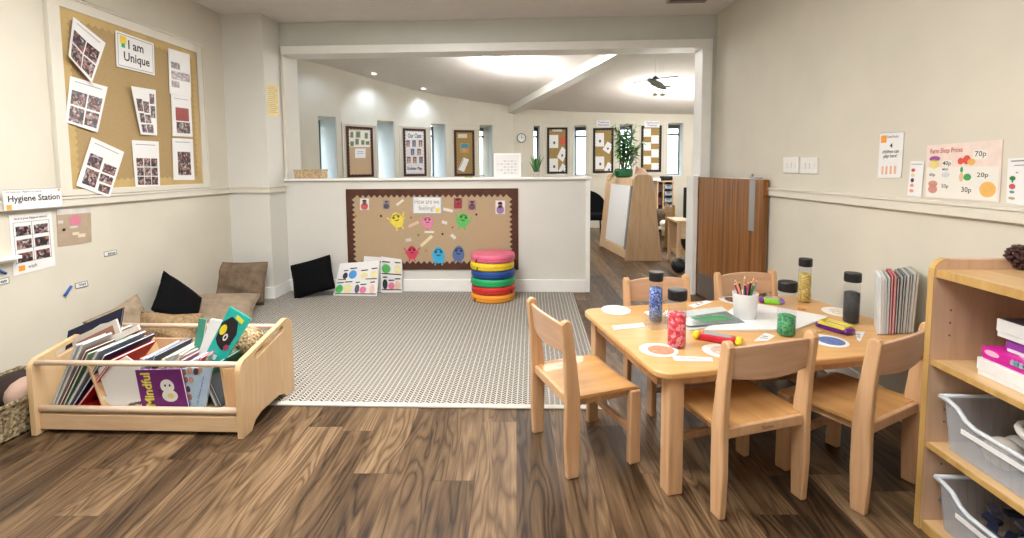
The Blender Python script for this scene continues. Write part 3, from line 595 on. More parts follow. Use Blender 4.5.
# ------------------------------------------------------------------ soft cushions
def pillow(name, lab, mt, w, h, d, material, group=None, corner=.12, wr=.0, seed=0, n=18, parts=True):
    """mt: matrix whose local x,z span the cushion face and local y its thickness"""
    t = D.objects.new(name, None); C.objects.link(t); t.matrix_world = mt; t.matrix_basis = mt; tag(t, lab, 'cushion', group); r = random.Random(seed)
    ph = [r.uniform(0, 6) for _ in range(6)]
    def P(u, v, s):
        a, b = abs(u), abs(v); pull = 1 - corner * (1 - (a * b) ** 1.2) * max(a, b) ** 4
        th = ((1 - a ** 2.6) * (1 - b ** 2.6)) ** .5 if a < 1 and b < 1 else 0
        wv = wr * (math.sin(5 * u + ph[0] + 2 * v) * math.cos(4 * v + ph[1]) + .5 * math.sin(11 * v + 3 * u + ph[2])) * th
        return Vector((u * w / 2 * pull, s * (th * d / 2) + wv, v * h / 2 * pull))
    m = MB(); vs = []; K = n
    for s in (-1, 1):
        base = len(m.v); m.add([P(2 * i / K - 1, 2 * j / K - 1, s) for j in range(K + 1) for i in range(K + 1)],
              [((j * (K + 1) + i), (j * (K + 1) + i + 1), ((j + 1) * (K + 1) + i + 1), ((j + 1) * (K + 1) + i)) for j in range(K) for i in range(K)])
    o = m.build('cushion_body', material, t, smooth=True, local=True)
    pts = [P(2 * i / K - 1, -1, 0) for i in range(K)] + [P(1, 2 * i / K - 1, 0) for i in range(K)] + [P(1 - 2 * i / K, 1, 0) for i in range(K)] + [P(-1, 1 - 2 * i / K, 0) for i in range(K + 1)]
    MB().tube(pts, .005, 6, cap=False).build('piping', material, t, smooth=True, local=True)
    return t
def frame(loc, xdir, zdir):
    x = Vector(xdir).normalized(); z = Vector(zdir); z = (z - x * z.dot(x)).normalized(); y = z.cross(x)
    return Matrix.Translation(Vector(loc)) @ Matrix(((x.x, y.x, z.x, 0), (x.y, y.y, z.y, 0), (x.z, y.z, z.z, 0), (0, 0, 0, 1)))
pillow('square_cushion', 'crushed brown velour cushion leaning upright against the left pillar', frame((-2.53, 4.05, .187), (1, .05, 0), (0, .28, 1)), .44, .37, .11, M['taupe'], corner=.05, wr=.012, seed=2)
pillow('square_cushion', 'black velvet cushion leaning against the half wall beside the picture cards', frame((-2.02, 4.33, .185), (.97, .12, .26), (-.3, .45, 1)), .37, .32, .10, M['blackfab'], corner=.04, seed=3)
pillow('square_cushion', 'black velvet cushion standing on its corner against the left wall', frame((-2.52, 3.30, .225), (.25, .55, -.62), (-.35, .55, .62)), .36, .36, .12, M['blackfab'], corner=.05, seed=4)
pillow('square_cushion', 'beige cushion lying flat on the floor in front of the brown velour one', frame((-2.42, 3.62, .085), (.9, .35, -.06), (-.4, .9, .32)), .48, .44, .13, M['beige'], corner=.1, wr=.01, seed=5)
pillow('square_cushion', 'beige cushion leaning on the left wall behind the black one', frame((-2.60, 2.92, .16), (.12, .9, .2), (-.3, -.2, 1)), .36, .32, .12, M['beige'], corner=.1, wr=.01, seed=6)
pillow('square_cushion', 'fluffy light brown cushion on the floor behind the book trough', frame((-2.15, 2.72, .20), (.95, .2, -.1), (-.15, .3, 1)), .34, .26, .16, M['fluff'], corner=.12, wr=.018, seed=7)
# ------------------------------------------------------------------ seagrass basket at the far left
bk = thing('seagrass_basket', 'low woven seagrass basket on the floor left of the book trough', 'basket', (-2.47, 2.13, 0))
bx0, bx1, by0, by1, bh = -2.68, -2.275, 1.90, 2.36, .15
m = MB(); 
for (a, b, c, d) in ((bx0, bx1, by0, by0 + .02), (bx0, bx1, by1 - .02, by1), (bx0, bx0 + .02, by0 + .02, by1 - .02), (bx1 - .02, bx1, by0 + .02, by1 - .02)): m.box(a, b, c, d, .002, bh)
m.box(bx0, bx1, by0, by1, .002, .015); m.build('woven_body', M['seagrass'], bk, bevel=.008)
MB().tube([(bx0 + .01, by0 + .01, bh), (bx1 - .01, by0 + .01, bh), (bx1 - .01, by1 - .01, bh), (bx0 + .01, by1 - .01, bh), (bx0 + .01, by0 + .01, bh)], .012, 8, cap=False).build('braided_rim', M['seagrass'], bk, smooth=True)
m = MB(); m.ball((-2.53, 2.2, .10), .12, 16, sc_=(1.0, 1.1, .75)); tag(m.build('cloth_bundle', M['browncloth'], smooth=True), 'dark brown cloth bundled in the seagrass basket', 'cloth')
m = MB(); m.ball((-2.37, 2.12, .13), .085, 16, sc_=(.9, 1.1, .95)); tag(m.build('soft_ball', M['pinkcloth'], smooth=True), 'dusty pink soft ball in the seagrass basket', 'ball')

# ------------------------------------------------------------------ book trough
kt = thing('book_trough', 'pale wooden book trough with slotted end handles on the floor', 'book trough', (-1.73, 2.21, 0))
kx0, kx1, ky0, ky1 = -2.225, -1.262, 1.985, 2.445
def endpanel(x, th):
    """rounded panel with feet and a handle slot, in the y-z plane"""
    def outline():
        p = [(ky0, .0), (ky0 + .07, .0), (ky0 + .10, .035), (ky0 + .15, .05), (ky1 - .15, .05), (ky1 - .10, .035), (ky1 - .07, .0), (ky1, .0), (ky1 + .005, .35)]
        for i in range(1, 7):
            a = i * math.pi / 12; p.append((ky1 + .005 - .06 + .06 * math.cos(a), .35 + .06 * math.sin(a)))
        p += [(ky1 - .06, .41)]
        for i in range(0, 7):
            a = i * math.pi / 12; p.append((ky0 + .05 - .05 * math.sin(a), .345 - .05 + .05 * math.cos(a) + .0))
        return p
    pts = outline()
    # slot (parallel to the sloped top): build panel as two half shells around the slot
    s0, s1 = Vector((ky0 + .13, .325)), Vector((ky1 - .10, .368)); hw = .016
    d = (s1 - s0).normalized(); nrm_ = Vector((-d.y, d.x)); slot = []
    for i in range(7): a = math.pi / 2 + i * math.pi / 6; slot.append(s0 + d * hw * math.cos(a) + nrm_ * hw * math.sin(a))
    for i in range(7): a = -math.pi / 2 + i * math.pi / 6; slot.append(s1 + d * hw * math.cos(a) + nrm_ * hw * math.sin(a))
    import bmesh
    from mathutils.geometry import tessellate_polygon
    outer = [Vector((p[0], p[1], 0)) for p in pts]; inner = [Vector((p.x, p.y, 0)) for p in slot]
    tris = tessellate_polygon([outer, list(reversed(inner))]); allp = outer + list(reversed(inner)); n = len(allp); no = len(outer); ni = len(inner)
    vs = [Vector((x, p.x, p.y)) for p in allp] + [Vector((x + th, p.x, p.y)) for p in allp]
    fs = [t for t in tris] + [tuple(i + n for i in reversed(t)) for t in tris]
    fs += [(i, (i + 1) % no, n + (i + 1) % no, n + i) for i in range(no)] + [(no + i, no + (i + 1) % ni, n + no + (i + 1) % ni, n + no + i) for i in range(ni)]
    return MB().add(vs, fs)
endpanel(kx0, .024).build('end_panel', M['kinder'], kt, bevel=.004); endpanel(kx1 - .024, .024).build('end_panel', M['kinder'], kt, bevel=.004)
ix0, ix1 = kx0 + .024, kx1 - .024
MB().tube([(ix0, ky0 + .022, .325), (ix1, ky0 + .022, .325)], .0125, 12).build('front_rail', M['dowel'], kt, smooth=True)
MB().tube([(ix0, ky0 + .03, .112), (ix1, ky0 + .03, .112)], .014, 12).build('front_rail', M['dowel'], kt, smooth=True)
MB().tube([(ix0, ky1 - .03, .36), (ix1, ky1 - .03, .36)], .012, 12).build('rear_rail', M['dowel'], kt, smooth=True)
MB().box(ix0, ix1, ky0 + .02, ky0 + .038, .018, .088).build('front_board', M['beech_h'], kt, bevel=.003)
MB().box(ix0, ix1, ky1 - .03, ky1 - .012, .05, .29).build('rear_board', M['beech_h'], kt, bevel=.003)
MB().box(ix0, ix1, ky0 + .04, ky1 - .032, .078, .092).build('shelf', M['beech_h'], kt)
def divider(xb, xt, ar):
    pr_ = [(ky0 + .045, .095), (ky1 - .035, .095), (ky1 - .035, .30)] + [(ky1 - .035 - (ky1 - ky0 - .08) * i / 10, .30 + ar * math.sin(math.pi * i / 10) * .9) for i in range(1, 10)] + [(ky0 + .045, .30)]
    return MB().prism([(xb + (xt - xb) * (z - .095) / .24, y, z) for y, z in pr_], (.012, 0, 0)).build('divider', M['kinder'], kt, bevel=.002)
divider(-1.93, -2.0, .075); divider(-1.36, -1.385, -.06)
def qd(P, a, b, t, name='book', cat='book'): pass
def book(lab, base, along, up_, w, h, t, cover, group=None, deco=None, spine_col=None, name='picture_book', fn=None):
    """base = lower corner; along = width direction; up_ = height direction; thickness goes along x up"""
    a = Vector(along).normalized(); u = Vector(up_); u = (u - a * u.dot(a)).normalized(); n = a.cross(u); B = Vector(base)
    o = D.objects.new(name, None); C.objects.link(o); mt = Matrix.Translation(B) @ Matrix(((a.x, n.x, u.x, 0), (a.y, n.y, u.y, 0), (a.z, n.z, u.z, 0), (0, 0, 0, 1)))
    o.matrix_basis = mt; tag(o, lab, 'book', group)
    c = min(.0022, t * .3)
    MB().box(0, w, 0, c, 0, h).box(0, w, t - c, t, 0, h).box(w - c, w, c, t - c, 0, h).build('cover', cover, o, local=True)
    MB().box(.003, w - c, c, t - c, .003, h - .003).build('pages', M['paper'], o, local=True)
    if fn: fn(o, w, h, t)
    return o
GL = 'large books in the left end of the trough'; GMd = 'picture books in the middle of the trough'
# left end: big books leaning to the right, front edges showing
for i, (c, h, xb, ln, lab) in enumerate((((.50, .55, .56), .29, -2.185, .13, 'tall pale grey picture book against the left end of the trough'), ((.62, .62, .60), .30, -2.170, .14, 'tall white picture book next to the grey one in the left end of the trough'),
                                   ((.20, .05, .035), .27, -2.152, .15, 'maroon picture book in the left end of the trough'), ((.10, .22, .10), .255, -2.135, .15, 'dark green picture book in the left end of the trough'),
                                   ((.55, .60, .66), .28, -2.116, .17, 'pale blue picture book in the left end of the trough'), ((.012, .03, .11), .27, -2.094, .19, 'navy blue picture book in the left end of the trough'),
                                   ((.50, .02, .02), .26, -2.07, .22, 'bright red picture book nearest the divider in the left end of the trough'))):
    book(lab, (xb, ky0 + .05, .096), (0, 1, 0), (ln, 0, .27), .25 + .02 * (i % 3), h + .045, .011, flat(c), GL)
def navy(o, w, h, t):
    MB().prism([(w * (.5 + .42 * math.cos(a)), -.001, h * (.35 + .42 * math.sin(a))) for a in [i * math.pi / 12 for i in range(24)]], (0, -.001, 0)).build('cover_picture', flat((.70, .72, .76)), o, local=True)
    MB().prism([(w * (.55 + .33 * math.cos(a)), -.0022, h * (.30 + .30 * math.sin(a))) for a in [i * math.pi / 12 for i in range(24)]], (0, -.001, 0)).build('cover_picture', flat((.33, .15, .10)), o, local=True)
book('red picture book lying flat on the trough floor at the left end', (-2.17, 2.035, .0935), (1, 0, 0), (0, 1, 0.0), .20, .20, .010, flat((.55, .02, .02)), GL)
# middle compartment
cols = [((.62, .06, .05), 'red'), ((.70, .71, .72), 'white'), ((.30, .42, .60), 'mid blue'), ((.10, .12, .20), 'dark blue'), ((.74, .68, .30), 'yellow'), ((.72, .70, .62), 'cream'), ((.60, .62, .66), 'silver grey'),
        ((.74, .68, .50), 'straw yellow'), ((.70, .72, .74), 'plain white'), ((.55, .22, .25), 'rose'), ((.35, .45, .62), 'sky blue'), ((.72, .72, .72), 'glossy white'), ((.62, .07, .10), 'crimson'), ((.70, .71, .74), 'pale lilac'), ((.18, .35, .28), 'sea green'), ((.05, .30, .22), 'dark green')]
pos = ['first', 'second', 'third', 'fourth', 'fifth', 'sixth', 'seventh', 'eighth', 'ninth', 'tenth', 'eleventh', 'twelfth', 'thirteenth', 'fourteenth', 'fifteenth', 'sixteenth']
for i, (c, nm) in enumerate(cols):
    r = random.Random(i * 3 + 1); xb = -1.895 + i * .0232; h = r.uniform(.225, .265) - (.05 if i > 13 else 0)
    book('thin %s book, %s from left in the middle of the trough' % (nm, pos[i]), (xb, ky0 + .10 + r.uniform(0, .03), .096), (.10 * r.uniform(-1, 1), 1, 0), (.09 + .03 * r.random(), 0, .24), .24, h, .010, flat(c), GMd)
def cover_book(lab, quad, yb, lean, cover, fn, name='picture_book', t=.012, group=None):
    P0 = Vector((0, yb, 0)); N = Vector((0, -1, lean)).normalized(); q = [onp(x, y, P0, N) for x, y in quad]
    o = thing(name, lab, 'book', tuple((q[2] + q[3]) / 2), 0, group)
    MB().prism(q, -N * .002).prism([p - N * (t - .002) for p in q], -N * .002).build('cover', cover, o, bevel=.001)
    qi = [q[0] * .985 + q[2] * .015, q[1] * .985 + q[3] * .015, q[2] * .985 + q[0] * .015, q[3] * .985 + q[1] * .015]
    MB().prism([p - N * .002 for p in qi], -N * (t - .004)).build('pages', M['paper'], o)
    fn(o, q, N); return o
def B_(q, N, pts, off=.0006, t=.0006): return MB().prism([uvq(q, u, v) + N * off for u, v in pts], N * t)
def ell(u, v, ru, rv, k=16): return [(u + ru * math.cos(i * 2 * math.pi / k), v + rv * math.sin(i * 2 * math.pi / k)) for i in range(k)]
def lean_y(z): return 0
def f_mind(o, q, N):
    # title runs up the left side
    a = uvq(q, .31, .92); up1 = uvq(q, .31, .08) - a; lf = uvq(q, .10, .92) - a
    text_mb('Mindful', a, up1.normalized(), lf.normalized(), up1.length, lf.length, N, bold=.03).build('lettering', flat((.80, .70, .12)), o)
    B_(q, N, ell(.64, .42, .15, .17)).build('cover_picture', flat((.80, .80, .78)), o); B_(q, N, ell(.66, .66, .17, .15)).build('cover_picture', flat((.80, .80, .78)), o)
    B_(q, N, ell(.47, .58, .06, .10), .0004).build('cover_picture', flat((.12, .02, .10)), o); B_(q, N, ell(.68, .66, .07, .07), .0014).build('cover_picture', flat((.75, .62, .2)), o)
    B_(q, N, ell(.60, .40, .02, .03), .0014).build('cover_picture', M['ink'], o); B_(q, N, ell(.70, .40, .02, .03), .0014).build('cover_picture', M['ink'], o)
cover_book('purple book titled Mindful with a little white creature, facing out of the trough', [(134.8, 370), (180.3, 369), (188.7, 409), (142.6, 409.5)], ky0 + .052, .0, flat((.16, .02, .17), .35), f_mind, group=None)
def f_blue(o, q, N):
    for k, (u, v) in enumerate(((.1, .1), (.3, .06), (.5, .1), (.12, .3), (.32, .3), (.16, .55), (.2, .75), (.62, .08))):
        B_(q, N, ell(u, v, .09, .085)).build('cover_picture', flat(((.35, .16, .10), (.55, .32, .22), (.10, .06, .05))[k % 3]), o)
    a = uvq(q, .62, .92); up1 = uvq(q, .82, .25) - a; lf = uvq(q, .5, .88) - a
    text_mb('my friends and me', a, up1.normalized(), lf.normalized(), up1.length, lf.length, N, bold=.01).build('lettering', flat((.10, .08, .4)), o)
cover_book('pale blue book with children on its cover, facing out beside the purple one', [(180, 369), (212, 366), (204.5, 411), (188.5, 405)], ky0 + .068, .0, flat((.42, .58, .76), .35), f_blue)
def f_none(o, q, N): pass
# crumpled white sheet
q = [onY(x, y, ky0 + .056) for x, y in ((97, 368), (112, 364), (126, 356), (139, 365), (141, 401), (128, 404), (129, 408), (110, 405), (100, 396), (107, 397))]
tag(MB().prism(q, (0, .004, 0)).build('paper_sheet', M['paper']), 'crumpled white paper sheet hanging behind the front rail of the trough', 'paper')
def f_toucan(o, q, N):
    B_(q, N, [(.02, .30), (.30, .12), (.62, .16), (.82, .36), (.80, .60), (.60, .74), (.30, .68), (.10, .60)]).build('cover_picture', M['ink'], o)
    B_(q, N, ell(.22, .40, .14, .10), .0013).build('cover_picture', flat((.80, .66, .03)), o); B_(q, N, ell(.46, .50, .10, .07), .0013).build('cover_picture', M['paper'], o)
    B_(q, N, ell(.46, .50, .045, .035), .002).build('cover_picture', M['ink'], o); B_(q, N, [(.45, .05), (.80, .08), (.78, .16), (.44, .12)]).build('cover_picture', flat((.72, .66, .05)), o)
    B_(q, N, [(.2, .86), (.55, .86), (.55, .95), (.2, .95)]).build('cover_picture', M['paper'], o); B_(q, N, ell(.72, .66, .12, .06), .0013).build('cover_picture', flat((.35, .05, .12)), o)
cover_book('teal book with a black bird on its cover, leaning at the trough\'s right end', [(229.5, 306.5), (251, 319.5), (221.5, 366), (203.5, 358)], 2.17, .0, flat((.02, .46, .40), .35), f_toucan, t=.010)
cover_book('plain white book leaning left of the teal bird book', [(210, 319), (224, 321), (208.5, 361), (196, 360)], 2.20, .0, M['paper'], f_none)
cover_book('dark green and white book standing left of the plain white one', [(199, 318.5), (206, 319.5), (199.5, 361), (191, 360)], 2.215, .0, flat((.05, .28, .2)), f_none)
for i, lab in enumerate(('thin grey book stood in the right end of the trough, against the divider', 'thin dark book stood in the right end of the trough, second from the divider')):
    book(lab, (-1.44 + i * .02, ky0 + .09, .096), (0, 1, 0), (-.08, 0, .2), .2, .15, .010, flat(((.45, .47, .48), (.08, .09, .10))[i]))
# wicker ball
wb = MB(); wc = onY(250, 341, 2.34); wr_ = .066
for k in range(26):
    r = random.Random(k); ax = Vector((r.uniform(-1, 1), r.uniform(-1, 1), r.uniform(-1, 1))).normalized(); a = ax.cross(Vector((.3, .5, .8))).normalized(); b = ax.cross(a); off = r.uniform(-.5, .5); rr = wr_ * math.sqrt(1 - off * off)
    wb.tube([wc + ax * wr_ * off + (a * math.cos(t * math.pi / 12) + b * math.sin(t * math.pi / 12)) * rr for t in range(25)], .0042, 5, cap=False)
wb.ball(wc, wr_ * .93, 16); tag(wb.build('wicker_ball', M['wicker'], smooth=True), 'woven straw-coloured wicker ball in the right end of the book trough', 'ball')

def f_navy(o, q, N):
    B_(q, N, ell(.62, .75, .32, .55)).build('cover_picture', flat((.66, .68, .72)), o); B_(q, N, ell(.66, 1.0, .26, .5), .0014).build('cover_picture', flat((.30, .14, .10)), o)
cover_book('dark navy picture book sticking up at the back left of the trough', [(68, 331), (123, 307.5), (117, 345), (62, 369)], 2.22, .0, flat((.008, .012, .045)), f_navy, t=.010)
cover_book('long white picture book lying across the top of the left divider', [(90, 345), (137.5, 325), (139.5, 330), (93, 352)], ky0 + .20, .0, M['paper2'], lambda o, q, N: None, t=.010)

cover_book('cream picture book just in front of the navy one at the trough\'s back left', [(71, 339), (116, 319), (121, 334), (76, 362)], 2.19, .0, flat((.66, .60, .54)), lambda o, q, N: B_(q, N, [(.1, .25), (.9, .25), (.9, .8), (.1, .8)]).build('cover_picture', flat((.36, .17, .12)), o), t=.010)
# ------------------------------------------------------------------ table
TT = .46; TA = math.radians(13.5); TU = Vector((math.cos(TA), math.sin(TA), 0)); TV = Vector((-math.sin(TA), math.cos(TA), 0)); TO = Vector((.433, 1.635, 0)); TL_, TW_ = 1.27, .805
def tp(a, b, z=0): return TO + TU * a + TV * b + ZV * z
tb = thing('table', 'low rectangular beech table with rounded corners, set with bottles and cards', 'table', tuple(tp(TL_ / 2, TW_ / 2)), 0)
def rrect(a0, a1, b0, b1, r, z):
    p = []
    for cx_, cy_, s in ((a1 - r, b0 + r, -90), (a1 - r, b1 - r, 0), (a0 + r, b1 - r, 90), (a0 + r, b0 + r, 180)):
        for i in range(7): a = math.radians(s + 15 * i); p.append(tp(cx_ + r * math.cos(a), cy_ + r * math.sin(a), z))
    return p
MB().prism(rrect(0, TL_, 0, TW_, .065, TT - .025), (0, 0, .025)).build('tabletop', M['table'], tb, bevel=.007, seg=3)
ap = MB(); 
tm = Matrix.Translation(TO) @ Matrix.Rotation(TA, 4, 'Z')
ap.box(.10, TL_ - .10, .045, .063, .395, TT - .026, mt=tm).box(.10, TL_ - .10, TW_ - .063, TW_ - .045, .375, TT - .026, mt=tm).box(.045, .063, .10, TW_ - .10, .375, TT - .026, mt=tm).box(TL_ - .063, TL_ - .045, .10, TW_ - .10, .375, TT - .026, mt=tm)
ap.build('apron', M['chair'], tb, bevel=.002)
for a, b in ((.05, .02), (TL_ - .09, .03), (.04, TW_ - .09), (TL_ - .09, TW_ - .09)):
    MB().box(a, a + .06, b, b + .06, 0, TT - .026, mt=tm).build('leg', M['chair'], tb, bevel=.006)
# ------------------------------------------------------------------ chairs
def make_chair(label, loc, rz):
    t = thing('child_chair', label, 'chair', loc, rz, 'small beech chairs round the table')
    hw = .183
    prof = [(-.026, 0), (-.034, .15), (-.031, .31), (-.036, .45), (-.050, .595)]; prof2 = [(.022, 0), (.028, .15), (.028, .31), (.012, .45), (-.008, .595)]
    for s in (-1, 1):
        x0 = s * hw - (.026 if s > 0 else 0); pts = prof2 + [(-.014, .607), (-.028, .612), (-.042, .607)] + list(reversed(prof))
        MB().prism([(x0, y, z) for y, z in pts], (.026, 0, 0)).build('rear_leg', M['chair'], t, bevel=.006, local=True, seg=3)
        x1 = s * hw - (.030 if s > 0 else 0)
        MB().box(x1, x1 + .030, .244, .294, 0, .300).build('front_leg', M['chair'], t, bevel=.007, local=True, seg=3)
        x2 = s * (hw - .03) - (.018 if s > 0 else 0)
        MB().box(x2, x2 + .018, .03, .27, .268, .298).build('side_rail', M['chair'], t, local=True, bevel=.002)
    # seat, slightly dished, with a rounded front edge
    m = MB(); n = 12; g = []
    ys = [-.005 + .300 * j / n for j in range(n + 1)]
    def zz(x, y): return .316 - .007 * (1 - (x / .175) ** 2) - (.012 * max(0, (y - .252) / .043) ** 2)
    top_ = [(-.175 + .350 * i / n, y, zz(-.175 + .350 * i / n, y)) for y in ys for i in range(n + 1)]; bot = [(x, y, z - .015) for x, y, z in top_]
    k = n + 1; m.add(top_ + bot, [(j * k + i, j * k + i + 1, (j + 1) * k + i + 1, (j + 1) * k + i) for j in range(n) for i in range(n)] + [(k * k + j * k + i, k * k + (j + 1) * k + i, k * k + (j + 1) * k + i + 1, k * k + j * k + i + 1) for j in range(n) for i in range(n)] +
          [(i, k * k + i, k * k + i + 1, i + 1) for i in range(n)] + [(n * k + i, n * k + i + 1, k * k + n * k + i + 1, k * k + n * k + i) for i in range(n)] + [(j * k, (j + 1) * k, k * k + (j + 1) * k, k * k + j * k) for j in range(n)] + [(j * k + n, k * k + j * k + n, k * k + (j + 1) * k + n, (j + 1) * k + n) for j in range(n)])
    m.build('seat', M['seat'], t, local=True, bevel=.002)
    MB().box(-.155, .155, -.022, -.004, .276, .312).build('rear_rail', M['chair'], t, local=True, bevel=.004)
    MB().box(-.155, .155, .250, .274, .262, .296).build('front_rail', M['chair'], t, local=True, bevel=.004)
    MB().box(-.155, .155, .259, .279, .11, .14).build('stretcher', M['chair'], t, local=True, bevel=.004)
    # curved backrest panel
    m = MB(); n = 16; vs = []
    for i in range(n + 1):
        x = -.158 + .316 * i / n; c = 1 - (x / .158) ** 2; zb, zt = .482 - .012 * c, .588 + .010 * c
        for (z, dy) in ((zb, 0), (zt, 0), (zt, .014), (zb, .014)):
            vs.append((x, -.026 - .12 * (z - .5) - .020 * c + dy, z))
    m.add(vs, [(i * 4 + a, i * 4 + (a + 1) % 4, (i + 1) * 4 + (a + 1) % 4, (i + 1) * 4 + a) for i in range(n) for a in range(4)] + [(0, 1, 2, 3), tuple(n * 4 + a for a in (3, 2, 1, 0))])
    m.build('backrest', M['backply'], t, local=True, bevel=.004, seg=3)
    return t
def R(d): return math.radians(d)
ch = make_chair('small beech chair at the left end of the table, side on to the rug', (.086, 1.925, 0), R(-68.2))
def place(lab, x, y, d):
    c = copy_tree(ch); c.location = (x, y, 0); c.scale = (1, 1, .975 if d > 90 else 1); c.rotation_euler = (0, 0, R(d)); c['label'] = lab; return c
front = place('small beech chair nearest the camera, its back across the front edge of the table', .780, 1.632, 18.5)
place('small beech chair at the front right corner of the table, beside the bookcase', 1.250, 1.70, 30)
place('small beech chair on the far side of the table behind the blue bottle', .664, 2.545, 193)
place('small beech chair behind the table, in front of the brown half door', 1.182, 2.672, 193.5)
# maker's stamp on the nearest chair
o_ = Vector((-.02, -.0222, .288)); text_mb('Tcommu', o_, Vector((1, 0, 0)), Vector((0, 0, 1)), .05, .012, Vector((0, -1, 0)), bold=.0).build('lettering', M['ink'], front, local=True)
# ------------------------------------------------------------------ things on the table
def bottle(lab, px, py, r, c1, c2, c3, fill, scale=150):
    c = onZ(px, py, TT); c.y += r * .9
    t = thing('sensory_bottle', lab, 'bottle', tuple(c), 0, 'capped sensory bottles on the table')
    MB().lathe([(r * .85, .001), (r, .006), (r, .17), (r * .97, .178), (r * .9, .188), (r * .9, .196)], k=28).build('bottle_body', M['clear'], t, smooth=True, local=True)
    f = MB(); f.lathe([(r * .8, .005), (r * .93, .01), (r * .93, fill), (r * .5, fill + .006), (.002, fill + .002)], k=24)
    f.build('filling', glitter('glitter_filling', c1, c2, c3, scale), t, smooth=True, local=True)
    MB().lathe([(r * .98, .190), (r * 1.03, .193), (r * 1.03, .226), (r * .96, .231), (r * .3, .232)], k=28).build('cap', M['black'], t, smooth=False, local=True)
    return t
b1 = bottle('tall clear bottle of blue glitter with a black cap, left part of the table', 657, 323, .031, (.01, .03, .16), (.05, .12, .42), (.30, .42, .75), .155)
bottle('tall clear bottle of red and pink pieces with a black cap', 679, 349.5, .036, (.55, .01, .03), (.75, .05, .08), (.90, .35, .40), .135, 90)
g_ = bottle('tall clear bottle half filled with green glitter, black cap', 790, 338, .036, (.01, .16, .05), (.03, .30, .10), (.10, .42, .20), .085)
bottle('tall bottle of gold glitter with a black cap, far right of the table', 807, 303.5, .031, (.38, .25, .03), (.55, .40, .08), (.70, .58, .22), .15)
bottle('tall clear bottle of black beads with a black cap, near the standing books', 855, 325, .033, (.008, .008, .010), (.012, .012, .014), (.03, .03, .035), .14, 70)
# pencil pot
pc = onZ(747.5, 321, TT); pc.y += .03
pp = thing('pencil_pot', 'frosted white plastic pot full of coloured pencils in the middle of the table', 'pot', tuple(pc))
MB().lathe([(.042, .001), (.046, .004), (.056, .120), (.0575, .125), (.054, .125), (.045, .008), (.002, .006)], k=28).build('pot_body', mat('frosted_white_plastic', (.92, .93, .94), .35, alpha=.9), pp, smooth=True, local=True)
pcs = [((.70, .20, .03), 'orange'), ((.05, .10, .40), 'blue'), ((.02, .02, .03), 'black'), ((.45, .05, .08), 'dark red'), ((.75, .35, .20), 'salmon'), ((.20, .30, .38), 'grey blue'), ((.10, .04, .02), 'brown'), ((.02, .02, .10), 'navy'), ((.80, .30, .10), 'bright orange'), ((.30, .02, .05), 'maroon'), ((.05, .25, .10), 'green'), ((.60, .30, .12), 'ochre')]
for i, (c, nm) in enumerate(pcs):
    a = i * 2.4; r0, r1 = .022, .044; p0 = pc + Vector((r0 * math.cos(a + 2.5) * .6, r0 * math.sin(a + 2.5) * .6, .012)); p1 = pc + Vector((r1 * math.cos(a), r1 * math.sin(a), .158 + .012 * (i % 3)))
    d = (p1 - p0).normalized(); t = thing('pencil', '%s pencil standing in the frosted pot' % nm, 'pencil', tuple(p0), 0, 'pencils in the frosted pot')
    MB().tube([p0, p1], .0052, 6).build('barrel', flat(c), t); MB().tube([p1, p1 + d * .010], [.0042, .0016], 6).build('sharpened_cone', flat((.70, .50, .30)), t); MB().tube([p1 + d * .010, p1 + d * .015], [.0016, .0003], 6).build('lead_tip', flat(c), t)
def onT(q, z=TT + .001): return [onZ(x, y, z) for x, y in q]
def flat_item(name, lab, cat, quad, material, t=.0015, z=TT + .0005, group=None, extra=(), bevel=0):
    q = onT(quad, z); o = MB().prism(list(reversed(q)), ZV * t).build(name, [material], bevel=bevel); tag(o, lab, cat, group)
    for (pts, mt_, nm) in extra: MB().prism([uvq(q, u, v) + ZV * (t + .0003) for u, v in pts], ZV * .0005).build(nm, mt_, o)
    return o
